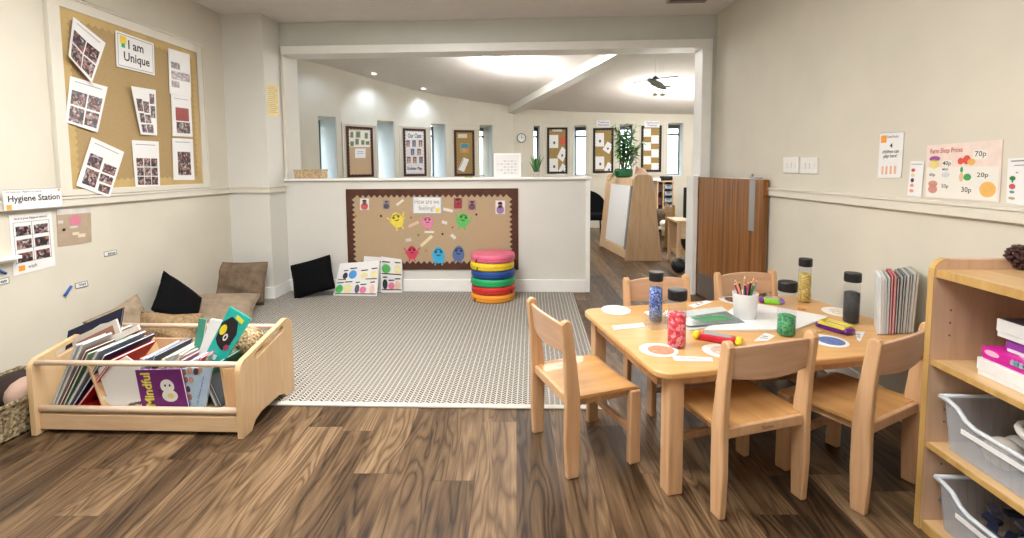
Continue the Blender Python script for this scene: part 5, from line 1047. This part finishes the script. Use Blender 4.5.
for q in (rect_px(350, 131.5, 353.5, 138), rect_px(355.5, 131, 360.5, 138), rect_px(364.5, 132.5, 368, 139), rect_px(350, 141, 354, 146.5), rect_px(355, 138.5, 359, 145), rect_px(361, 140, 364.5, 145), rect_px(365.5, 141, 369.5, 145)):
    sheet('photo_card', 'small greenish photo on the leftmost tall notice board', 'photo', pl, q, flat((.5, .5, .4)), [(.12, .1, .88, .9, 1)], [photo_green] if 'photo_green' in globals() else [flat((.16, .22, .10))], group='small photos on the leftmost tall board')
sheet('photo_backing', 'pale paper behind the photos on the leftmost tall notice board', 'paper', (pl[0] - pl[1] * .0012, pl[1]), rect_px(349, 130.5, 370, 147), M['paper2'], t=.0008)
sheet('notice', 'white notice in the middle of the leftmost tall notice board', 'notice', pl, rect_px(355, 148.5, 365.5, 158), M['paper'], [(.2, .3, .8, .36, 1), (.2, .5, .8, .56, 1)], [flat((.3, .4, .6))])
pl, t = far_board('white notice board with small portraits, headed Our Class', 403, 425.8, zof(414, 128.8), zof(414, 176.2), flat((.74, .72, .72)), bd1)
text = sheet('title_strip', 'white strip headed Our Class at the top of the portrait board', 'sign', pl, rect_px(407, 132.3, 422, 139), M['paper'], (), (), [('Our Class', .05, .15, .95, .85, M['ink'], .02)], t=.0008)
sheet('title_strip', 'white strip reading Golden Play at the bottom of the portrait board', 'sign', pl, rect_px(406.5, 166, 423, 171.5), M['paper'], (), (), [('Golden Play', .04, .1, .96, .9, M['ink'], .03)], t=.0008)
for j, (yy, xs) in enumerate(((143.5, (408, 414, 420.5)), (152, (412.5, 419)), (160, (408.8, 414.8, 421)))):
    for i, x in enumerate(xs):
        rown = ('top', 'middle', 'bottom')[j]; pn = (('left', 'centre', 'right'), ('left', 'right'), ('left', 'centre', 'right'))[j][i]
        sheet('portrait_photo', 'small portrait photo, %s of the %s row on the Our Class board' % (pn, rown), 'photo', pl, rect_px(x - 1.7, yy - 3.2, x + 1.7, yy + 3.2), flat((.14, .08, .10)), (), [flat(((.55, .3, .25), (.2, .28, .45), (.6, .42, .3))[(i + j) % 3])], blobs=[(.5, .4, .28, .2, 1), (.5, .8, .4, .2, 1)], group='portraits on the Our Class board')
pl, t = far_board('gold notice board with a white booklet and blue shape, third of the tall boards', 454, 474.3, zof(464, 130.2), zof(464, 176), cork2, bd1)
sheet('label_card', 'small cream heading card on the third tall board', 'card', pl, rect_px(458, 134, 467, 138), flat((.66, .60, .45)))
sheet('paper_shape', 'blue and orange paper shape on the third tall board', 'paper shape', pl, rect_px(460, 143, 469, 153), flat((.42, .30, .12)), (), [flat((.05, .25, .35)), flat((.7, .3, .05))], blobs=[(.5, .3, .45, .25, 1), (.5, .7, .25, .22, 2)])
sheet('booklet', 'white booklet tilted at the bottom of the third tall board', 'booklet', pl, [(463.5, 157.5), (469, 159.5), (464, 172), (458, 169.5)], M['paper'], [(.1, .1, .16, .9, 1)], [M['ink']])
pl, t = far_board('notice board of white sheets and a red card, right of the wall clock', 547, 567.4, zof(557, 127.5), zof(557, 173.7), cork2, bd2)
GN = 'white sheets pinned to the far boards'
def wsheet(lab, q, dark=True): sheet('pinned_sheet', lab, 'paper', pl, q, M['paper'], [], [flat((.1, .11, .13))], blobs=([(.55, .6, .13, .12, 1)] if dark else []), group=GN)
wsheet('white sheet at the top left of the board beside the clock', rect_px(549.3, 135, 558.3, 148)); wsheet('white tilted sheet in the middle of the board beside the clock', [(562, 146.5), (567.3, 151), (563, 162), (557, 157)])
wsheet('white sheet at the lower left of the board beside the clock', rect_px(549.5, 158.5, 558, 172)); wsheet('white tilted sheet at the bottom right of the board beside the clock', [(562.5, 163), (567.3, 168), (565, 175.5), (556.5, 174.5)])
sheet('red_card', 'small red card at the top right of the board beside the clock', 'card', pl, rect_px(559.8, 137, 565.3, 144.5), flat((.60, .10, .05)))
sheet('label_card', 'small blank cream heading on the board beside the clock', 'card', pl, rect_px(552.5, 128, 562, 131.5), flat((.66, .62, .54)))
pl, t = far_board('notice board of white sheets partly hidden by the tall leafy plant', 593, 613.5, zof(603, 128), zof(603, 173), cork2, bd2)
wsheet('white sheet at the top left of the board behind the leafy plant', rect_px(595.2, 133, 604, 146.5)); wsheet('white tilted sheet at the upper right of the board behind the leafy plant', [(607.5, 141.5), (613.3, 145), (609, 154), (602.5, 149.5)])
wsheet('white sheet at the lower left of the board behind the leafy plant', rect_px(595.5, 156.5, 604.3, 169)); wsheet('white tilted sheet at the lower right of the board behind the leafy plant', [(608, 162), (614, 165), (611, 174.5), (603, 172.5)])
P0, N, u_ = wplane(596, 612, .02)
sheet('heading_sign', 'small white two-line sign above the board behind the leafy plant', 'sign', (P0, N), rect_px(596.5, 120.5, 610, 126.5), M['paper'], (), (), [('Treehouse\nInformation', .1, .1, .95, .9, flat((.10, .10, .35)), .01)])
pl, t = far_board('notice board with a checkerboard of white and gold squares at the far right', 641, 661.4, zof(651, 125.7), zof(651, 172), cork2, bd2)
for i in range(6): 
    x0 = 643.5 if i % 2 == 0 else 651.3; y0 = 128.5 + i * 6.9
    sheet('pinned_sheet', 'white sheet %s from the top on the checkerboard notice board' % pos[i], 'paper', pl, rect_px(x0, y0, x0 + 7.4, y0 + (8.2 if i < 5 else 8)), M['paper'], group='white sheets on the checkerboard board')
P0, N, u_ = wplane(642, 661, .02)
sheet('heading_sign', 'small white two-line sign above the checkerboard notice board', 'sign', (P0, N), rect_px(644.5, 121, 659.5, 127.5), M['paper'], (), (), [('Online and\nDisplays', .1, .1, .95, .9, flat((.10, .10, .35)), .01)])
# clock on the column
cA, cB = cb, cc; d2 = (cB - cA).normalized(); N2 = Vector((d2.y, -d2.x, 0)); d3 = Vector((d2.x, d2.y, 0)); cp = onp(521.3, 138, (cA.x, cA.y, 0), N2)
ck = thing('wall_clock', 'round silver wall clock on the pillar between the far windows', 'clock', tuple(cp)); rr = cp.xy.length / FPX * 4.7
cmt = Matrix.Translation(cp) @ Matrix(((d3.x, 0, N2.x, 0), (d3.y, 0, N2.y, 0), (0, 1, 0, 0), (0, 0, 0, 1)))
MB().lathe([(rr, 0), (rr, .03), (rr * .85, .04), (rr * .8, .03)], k=28, mt=cmt).build('case', M['grey'], ck); MB().lathe([(rr * .8, .031), (rr * .01, .032)], k=28, mt=cmt).build('dial', M['paper'], ck)
MB().box(-.004, .004, 0, rr * .6, .034, .037, mt=cmt).box(0, rr * .45, -.004, .004, .034, .037, mt=cmt).build('hands', M['ink'], ck)
MB().tube([cp - ZV * rr, cp - ZV * (rr + .35)], .003, 5).ball(cp - ZV * (rr + .37), .02, 8).build('cord', M['paper2'], ck)
# ------------------------------------------------------------------ far ceiling lights and mobile
def ceil_lamp(pa, pb_, w, label, power):
    A_, B2_ = onC(*pa), onC(*pb_); c = (A_ + B2_) / 2 - CN * .05; L = (B2_ - A_).length; t = thing('ceiling_lamp', label, 'ceiling light', tuple(c)); u = (B2_ - A_).normalized(); v = CN.cross(u)
    mt = Matrix.Translation(c) @ Matrix(((u.x, v.x, CN.x, 0), (u.y, v.y, CN.y, 0), (u.z, v.z, CN.z, 0), (0, 0, 0, 1)))
    MB().box(-L / 2, L / 2, -w / 2, w / 2, .035, .05, mt=mt).build('fitting_base', M['trim'], t); MB().box(-L / 2 + .01, L / 2 - .01, -w / 2 + .01, w / 2 - .01, -.03, .035, mt=mt).build('diffuser', M['lampglow'], t, bevel=.01)
    for f in (.2, .5, .8):
        l = D.lights.new('lamp_glow', 'POINT'); l.energy = power / 3; l.shadow_soft_size = .10; l.color = (1, .97, .93); o = D.objects.new('lamp_glow', l); C.objects.link(o); o.location = A_.lerp(B2_, f) - CN * .30
ceil_lamp((541, 68.5), (482, 54), .12, 'glowing long ceiling lamp near the beam in the far room', 55)
ceil_lamp((638, 85), (712, 92), .12, 'glowing ceiling lamp behind the hanging aeroplane', 60)
for px, py, lab in ((374, 73.5, 'recessed downlight near the curved wall, the left one'), (423.5, 88.5, 'recessed downlight near the curved wall, the right one'), (318, 52.5, 'recessed downlight hidden at the left end of the curved wall')):
    c = onC(px, py); t = thing('downlight', lab, 'downlight', tuple(c - CN * .01), 0, 'recessed downlights'); m = MB().lathe([(.055, -.012), (.055, .0), (.035, .0), (.035, -.010)], k=20, c=c - CN * .002, cap=False); m.build('bezel', M['trim'], t); MB().lathe([(.034, -.004), (.001, -.005)], k=16, c=c).build('lamp', mat('downlight_glow', (1, 1, 1), .4, emit=((.9, .95, 1), 8)), t)
    l = D.lights.new('downlight_beam', 'SPOT'); l.energy = 24 if px > 320 else 14; l.spot_size = math.radians(110); l.spot_blend = 1; l.color = (.66, .80, 1); l.shadow_soft_size = .04; o = D.objects.new('downlight_beam', l); C.objects.link(o)
    o.location = c - CN * .03; wv = wallpt(px) if px > 305 else wallpt(318); dirv = Vector((wv.x - c.x, wv.y - c.y, 0)) * .75 + Vector((0, 0, -1.0)); o.rotation_euler = dirv.to_track_quat('-Z', 'Y').to_euler()
# aeroplane
YA = 6.3; ac = onY(656, 82, YA); ap_ = thing('model_aeroplane', 'grey model aeroplane hanging from the far ceiling', 'model aeroplane', tuple(ac)); s = YA / FPX
n0, n1 = onY(649, 80, YA - .05), onY(666.5, 89, YA + .12); dd_ = (n1 - n0)
MB().tube([n0 - dd_ * .08, n0, n0.lerp(n1, .25), n0.lerp(n1, .6), n0.lerp(n1, .9), n1], [.008, .025, .042, .045, .028, .012], 12).build('fuselage', flat((.30, .34, .33), .4), ap_, smooth=True)
def wing(a, b, c0, c1, yo): 
    A, B_2 = onY(*a, YA + yo), onY(*b, YA + yo); return MB().prism([A + Vector((0, -c0, 0)), B_2 + Vector((0, -c1, 0)), B_2 + Vector((0, c1, .01)), A + Vector((0, c0, .02))], (0, 0, .012))
wing((655, 80), (677.5, 77.2), .07, .04, 0).build('wing', flat((.05, .06, .06), .4), ap_); wing((652, 80.5), (634, 83.5), .07, .04, 0).build('wing', flat((.10, .11, .10), .4), ap_)
wing((664, 87.5), (671, 87), .03, .02, .1).build('tailplane', flat((.2, .2, .19), .4), ap_); wing((664, 88), (660, 89), .03, .02, .1).build('tailplane', flat((.2, .2, .19), .4), ap_)
MB().tube([onY(653, 78.5, YA), onY(655, 77.6, YA), onY(658, 78.5, YA)], [.012, .028, .012], 10).build('canopy', flat((.06, .10, .11), .2), ap_, smooth=True)
lw = MB().tube([onY(649, 81.5, YA - .06), onY(648.5, 78.5, YA - .06)], .006, 6).build('propeller', flat((.12, .12, .12)), ap_)
sa = onY(659, 79, YA); sb = Vector((sa.x, sa.y, cz(sa.x, sa.y))); MB().tube([sa, sb], .0022, 5).build('hanging_string', M['paper2'], ap_)
for px, lab in ((655, 'pale shell ornament hanging below the aeroplane, the left one'), (662.5, 'pale shell ornament hanging below the aeroplane, the right one')):
    p = onY(px, 94.5, YA + .05); m = MB().ball(p, .032, 12, sc_=(1, .7, .75)).tube([p, Vector((p.x, p.y, cz(p.x, p.y)))], .0015, 4); tag(m.build('shell_ornament', flat((.62, .58, .45)), smooth=True), lab, 'ornament', 'hanging shell ornaments')
# ------------------------------------------------------------------ easel unit in the far room
eu = thing('easel_unit', 'pale wooden A-shaped display unit with a white side panel in the far room', 'display unit', (1.3, 6.6, 0))
ya, yb_ = 6.07, 7.15
q0 = [onY(x, y, ya) for x, y in ((624.8, 261), (662.2, 260.3))]; 
def ap_panel(y, b0, b1, t0, t1, zt, th):
    pts = [(b0, 0.002), (b1, .002)]; 
    for i in range(7): a = math.radians(90 * i / 6 * 1.0); pts.append((t1 - .06 + .06 * math.cos(a), zt - .07 + .07 * math.sin(a)))
    for i in range(7): a = math.radians(90 + 15 * i); pts.append((t0 + .06 + .06 * math.cos(a), zt - .07 + .07 * math.sin(a)))
    return MB().prism([(x, y, z) for x, z in pts], (0, th, 0))
xb0, xb1 = q0[0].x, q0[1].x; zt = onY(643, 174.5, ya).z; xt0, xt1 = onY(634, 180, ya).x, onY(653, 182, ya).x
ap_panel(ya, xb0, xb1, xt0, xt1, zt, .03).build('end_panel', M['beech'], eu, bevel=.003)
o2 = onY(599.5, 247, yb_).x - xb0; ap_panel(yb_, xb0 + o2, xb1 + o2, xt0 + o2, xt1 + o2, zt, .03).build('end_panel', M['beech'], eu, bevel=.003)
def pan(f0, f1, z0, z1, th, inset):
    def xl(z, y): k = (z / zt); return (xb0 + (xt0 - xb0) * k) + o2 * (y - ya) / (yb_ - ya) + inset
    ys = (ya + .03 + (yb_ - ya - .03) * f0, ya + .03 + (yb_ - ya - .03) * f1)
    return MB().prism([(xl(z0, ys[0]), ys[0], z0), (xl(z0, ys[1]), ys[1], z0), (xl(z1, ys[1]), ys[1], z1), (xl(z1, ys[0]), ys[0], z1)], (th, 0, 0))
pan(.05, .78, .16, zt - .14, .012, .0).build('white_panel', mat('whiteboard', (.86, .88, .90), .25), eu); pan(0, 1, zt - .14, zt - .07, .03, 0).build('top_rail', M['beech_h'], eu); pan(0, 1, .03, .14, .03, 0).build('bottom_rail', M['beech_h'], eu)
fm = pan(0, .05, .14, zt - .14, .02, -.004); fm2 = pan(.78, 1, .14, zt - .14, .02, -.004); fm.build('side_frame', M['grey'], eu); fm2.build('side_frame', M['beech'], eu)
MB().prism([(xt0 + .0, ya + .03, zt - .07), (xt1, ya + .03, zt - .07), (xt1 + o2, yb_, zt - .07), (xt0 + o2, yb_, zt - .07)], (0, 0, .02)).build('top_board', M['beech_h'], eu)
# ornament on it
hp = onY(640, 176, ya + .15); hp.z = zt + .001; tag(MB().add([hp + Vector(v) for v in ((-.08, -.06, 0), (.09, -.06, 0), (.09, .06, 0), (-.08, .06, 0), (-.055, -.03, .11), (-.02, -.02, .075), (.02, .0, .085), (.07, .03, .06), (-.05, .04, .10))],
    [(3, 2, 1, 0), (0, 1, 6, 5), (0, 5, 4), (1, 2, 7, 6), (2, 3, 8, 7), (3, 0, 4, 8), (4, 5, 8), (5, 6, 7), (5, 7, 8)]).build('cloth_hat', flat((.68, .48, .36))), 'pinkish pointed cloth bundle on top of the display unit', 'cloth')
# leafy plant in green pot
pp0 = Vector((xt0 + o2 * .62 + .10, ya + (yb_ - ya) * .62, zt - .049)); plt = thing('leafy_plant', 'tall leafy green plant in a green pot on the display unit', 'plant', tuple(pp0))
MB().lathe([(.09, 0), (.12, .02), (.125, .09), (.115, .12), (.10, .12), (.002, .11)], k=20).build('pot', flat((.015, .14, .06)), plt, local=True)
r = random.Random(5); st = MB(); lf = MB()
for i in range(24):
    a = r.uniform(0, 6.28); L = r.uniform(.30, .66); sp = r.uniform(.04, .26); p0 = Vector((.03 * math.cos(a), .03 * math.sin(a), .11)); p1 = Vector((sp * math.cos(a) + .04, sp * math.sin(a), .11 + L)); mid = p0.lerp(p1, .5) + Vector((0, 0, .04))
    st.tube([p0, mid, p1], [.005, .004, .002], 5)
    for j in range(26):
        f = .25 + .75 * j / 26; q = p0.lerp(mid, f * 2) if f < .5 else mid.lerp(p1, f * 2 - 1); b = r.uniform(0, 6.28); ll = r.uniform(.09, .14); d = Vector((math.cos(b), math.sin(b), r.uniform(-.7, .4))).normalized(); s_ = d.cross(ZV).normalized() * .019
        lf.add([q, q + d * ll * .45 + s_, q + d * ll, q + d * ll * .45 - s_], [(0, 1, 2, 3)], j % 2)
for i in range(3):
    p0 = Vector((-.03, -.02, .11)); p1 = Vector((-.16 - .03 * i, -.08, -.02 - .02 * i)); st.tube([p0, p0.lerp(p1, .5) + Vector((0, 0, .08)), p1], .003, 5)
    for j in range(14):
        q = p0.lerp(p1, j / 14) + Vector((0, 0, .05 * math.sin(j / 14 * 3.1))); b = r.uniform(0, 6.28); d = Vector((math.cos(b), math.sin(b), -.3)).normalized(); s_ = d.cross(ZV).normalized() * .012; lf.add([q, q + d * .03 + s_, q + d * .07, q + d * .03 - s_], [(0, 1, 2, 3)], 1)
for i in range(7):
    p0 = Vector((.05, 0, .1)); p1 = Vector((.12 + .05 * r.random(), r.uniform(-.1, .1), .18 + .28 * r.random())); st.tube([p0, p1], .003, 5)
    for j in range(12): q = p0.lerp(p1, .3 + .7 * j / 12); b = r.uniform(0, 6.28); d = Vector((math.cos(b), math.sin(b), .2)).normalized(); s_ = d.cross(ZV).normalized() * .011; lf.add([q, q + d * .03 + s_, q + d * .065, q + d * .03 - s_], [(0, 1, 2, 3)], 2 if j % 3 else 1)
st.build('stems', M['stem'], plt, local=True); lf.build('leaves', [M['green_leaf'], flat((.06, .22, .05)), flat((.35, .42, .40))], plt, local=True)
# black arch chair behind the ledge end
bp = onZ(600, 236, 0); bp = Vector((.85, 8.0, 0)); ba = thing('black_tub_chair', 'black rounded chair back seen past the end of the half wall', 'chair', tuple(bp))
w = .34; zt2 = onY(600, 190, bp.y).z
MB().prism([(bp.x - w, bp.y, .35)] + [(bp.x + .02 - w * math.cos(a), bp.y, zt2 - .28 + .28 * math.sin(a)) for a in [i * math.pi / 12 for i in range(13)]] + [(bp.x + w, bp.y, .35)], (0, .06, 0)).build('backrest', M['blackfab'], ba, bevel=.01)
MB().box(bp.x - w, bp.x + w, bp.y - .4, bp.y, .34, .44).build('seat', M['blackfab'], ba, bevel=.03)
for sx_, sy_ in ((-1, 0), (1, 0), (-1, 1), (1, 1)): MB().tube([(bp.x + sx_ * .28, bp.y - .05 - .3 * sy_, 0), (bp.x + sx_ * .26, bp.y - .05 - .3 * sy_, .34)], .015, 8).build('leg', M['black'], ba)
# tray tower
ux0, ux1 = onY(657, 200, 8.4).x, onY(673.5, 200, 8.4).x; tu = thing('tray_unit', 'tall beech unit of shallow trays against the far wall', 'storage unit', ((ux0 + ux1) / 2, 8.5, 0)); uz = onY(665, 182, 8.4).z
mid_ = ux0 + (ux1 - ux0) * .35
MB().box(ux0, ux0 + .02, 8.4, 8.8, 0, uz).box(mid_, mid_ + .02, 8.4, 8.8, 0, uz).box(ux1 - .02, ux1, 8.4, 8.8, 0, uz).box(ux0, ux1, 8.38, 8.8, uz, uz + .02).box(ux0, ux1, 8.4, 8.8, .1, .12).box(ux0, ux1, 8.78, 8.8, .1, uz).build('carcass', M['beech'], tu)
for j in range(8): z = uz - .115 * (j + 1); o = MB().box(mid_ + .03, ux1 - .03, 8.39, 8.75, z, z + .07).build('tray', flat((.30, .34, .38)), tu); MB().box(mid_ + .06, ux1 - .06, 8.385, 8.39, z + .05, z + .065).build('handle', M['black'], o)
for j, c in enumerate(((.05, .04, .04), (.1, .03, .03), (.35, .3, .25), (.04, .04, .05))): z = uz - .23 * (j + 1) + .06; MB().box(ux0 + .03, mid_ - .01, 8.42, 8.7, z, z + .13).build('stored_box', flat(c), tu)
m = MB().box(ux0 + .1, ux0 + .28, 8.45, 8.65, uz + .021, uz + .10); tag(m.build('black_case', M['black'], bevel=.02), 'black case on top of the tray unit', 'case')
m = MB().box(ux0 - .16, ux0 + .06, 8.4, 8.6, uz + .021, uz + .06); tag(m.build('paper_stack', M['paper'], bevel=.004), 'stack of white papers at the left end of the tray unit top', 'papers')
# low table with round basket before the tray unit
lt = thing('low_table', 'low pale table with paper on it in front of the tray unit', 'table', (2.35, 8.0, 0)); a, b = onY(655, 222, 8.0).x, onY(675, 222, 8.0).x; lz = onY(665, 226, 8.0).z
MB().box(a - .1, b, 7.8, 8.2, lz - .03, lz).build('tabletop', M['paper2'], lt)
for x_, y_ in ((a - .06, 7.85), (b - .06, 7.85), (a - .06, 8.12), (b - .06, 8.12)): MB().box(x_, x_ + .04, y_, y_ + .04, 0, lz - .03).build('leg', M['beech'], lt)
m = MB().lathe([(.09, 0), (.15, .08), (.16, .2), (.14, .27), (.001, .28)], c=(onY(664, 215, 8.0).x, 8.0, lz + .001), k=20); tag(m.build('dark_basket', mat('dark_wicker', (.12, .08, .05), .9, var=.5, vscale=40, bump=1), smooth=True), 'dark round basket on the low pale table in the far room', 'basket')
m = MB().ball((onY(664, 215, 7.8).x, 7.83, lz + .06), .06, 12); tag(m.build('white_ball', M['paper2'], smooth=True), 'small pale ball in front of the dark basket in the far room', 'ball')
# side-on wooden chair and shelf with monitor
wc_ = thing('wooden_chair', 'tall-backed orange wood chair seen side on beyond the half door', 'chair', (2.0, 6.7, 0)); x_ = onY(671, 250, 6.75).x; z0_ = onY(671, 205, 6.75).z
MB().prism([(x_, 6.75, 0), (x_ + .06, 6.75, 0), (x_ + .045, 6.75, z0_), (x_ + .01, 6.75, z0_)], (0, .03, 0)).build('rear_leg', M['edge'], wc_, bevel=.008); MB().prism([(x_, 7.08, 0), (x_ + .06, 7.08, 0), (x_ + .045, 7.08, z0_), (x_ + .01, 7.08, z0_)], (0, .03, 0)).build('rear_leg', M['edge'], wc_, bevel=.008)
MB().box(x_ + .015, x_ + .035, 6.78, 7.08, z0_ - .22, z0_ - .03).build('backrest', M['edge'], wc_); MB().box(x_ + .03, x_ + .36, 6.76, 7.1, .36, .38).build('seat', M['seat'], wc_)
for y_ in (6.76, 7.06): MB().box(x_ + .31, x_ + .35, y_, y_ + .04, 0, .36).build('front_leg', M['edge'], wc_)
su = thing('media_trolley', 'pale wood trolley shelf holding the black screen, behind the half door', 'trolley', (1.95, 5.7, 0)); x0_ = onY(676.5, 250, 5.75).x; sz = onY(678, 222.5, 5.75).z
MB().prism([(x0_, 5.75, .14), (x0_ + .7, 5.75, .14), (x0_ + .7, 5.75, sz), (x0_, 5.75, sz)], (0, .02, 0)).build('end_panel', M['beech'], su) if False else None
[MB().box(x0_ + a_, x0_ + a_ + .035, b_, b_ + .04, .0, sz).build('post', M['beech'], su, bevel=.004) for a_ in (0, .6) for b_ in (5.72, 6.1)]
MB().box(x0_ - .02, x0_ + .66, 5.70, 6.16, sz, sz + .025).build('top_board', M['shelfw'], su, bevel=.004); MB().box(x0_ + .035, x0_ + .6, 5.73, 6.13, .12, .145).build('lower_shelf', M['shelfw'], su); MB().box(x0_ + .035, x0_ + .6, 5.725, 5.74, sz - .19, sz).build('upper_rail', M['beech_h'], su)
MB().box(x0_ + .035, x0_ + .6, 6.1, 6.11, .15, sz).build('back_panel', M['beech'], su)
ax = onY(684, 200, 5.8).x; az = onY(684, 187.5, 5.8).z; ts = thing('black_screen', 'black screen standing on the trolley behind the white door post', 'screen', (ax + .25, 5.82, sz + .025)); MB().box(ax, ax + .5, 5.80, 5.83, sz + .05, az).build('screen_panel', M['black'], ts, bevel=.004); MB().box(ax + .15, ax + .35, 5.76, 5.90, sz + .0255, sz + .05).build('stand', M['black'], ts)
m = MB().ball((x0_ + .17, 5.9, .335), .10, 12, sc_=(.8, .9, 1.85)); tag(m.build('black_bag', M['black'], smooth=True), 'black bag in the lower part of the trolley', 'bag')
bp_ = onZ(678.5, 273, 0); m = MB().ball(bp_ + ZV * .085, .083, 16); tag(m.build('black_ball', M['black'], smooth=True), 'black ball on the floor beside the white door post', 'ball')
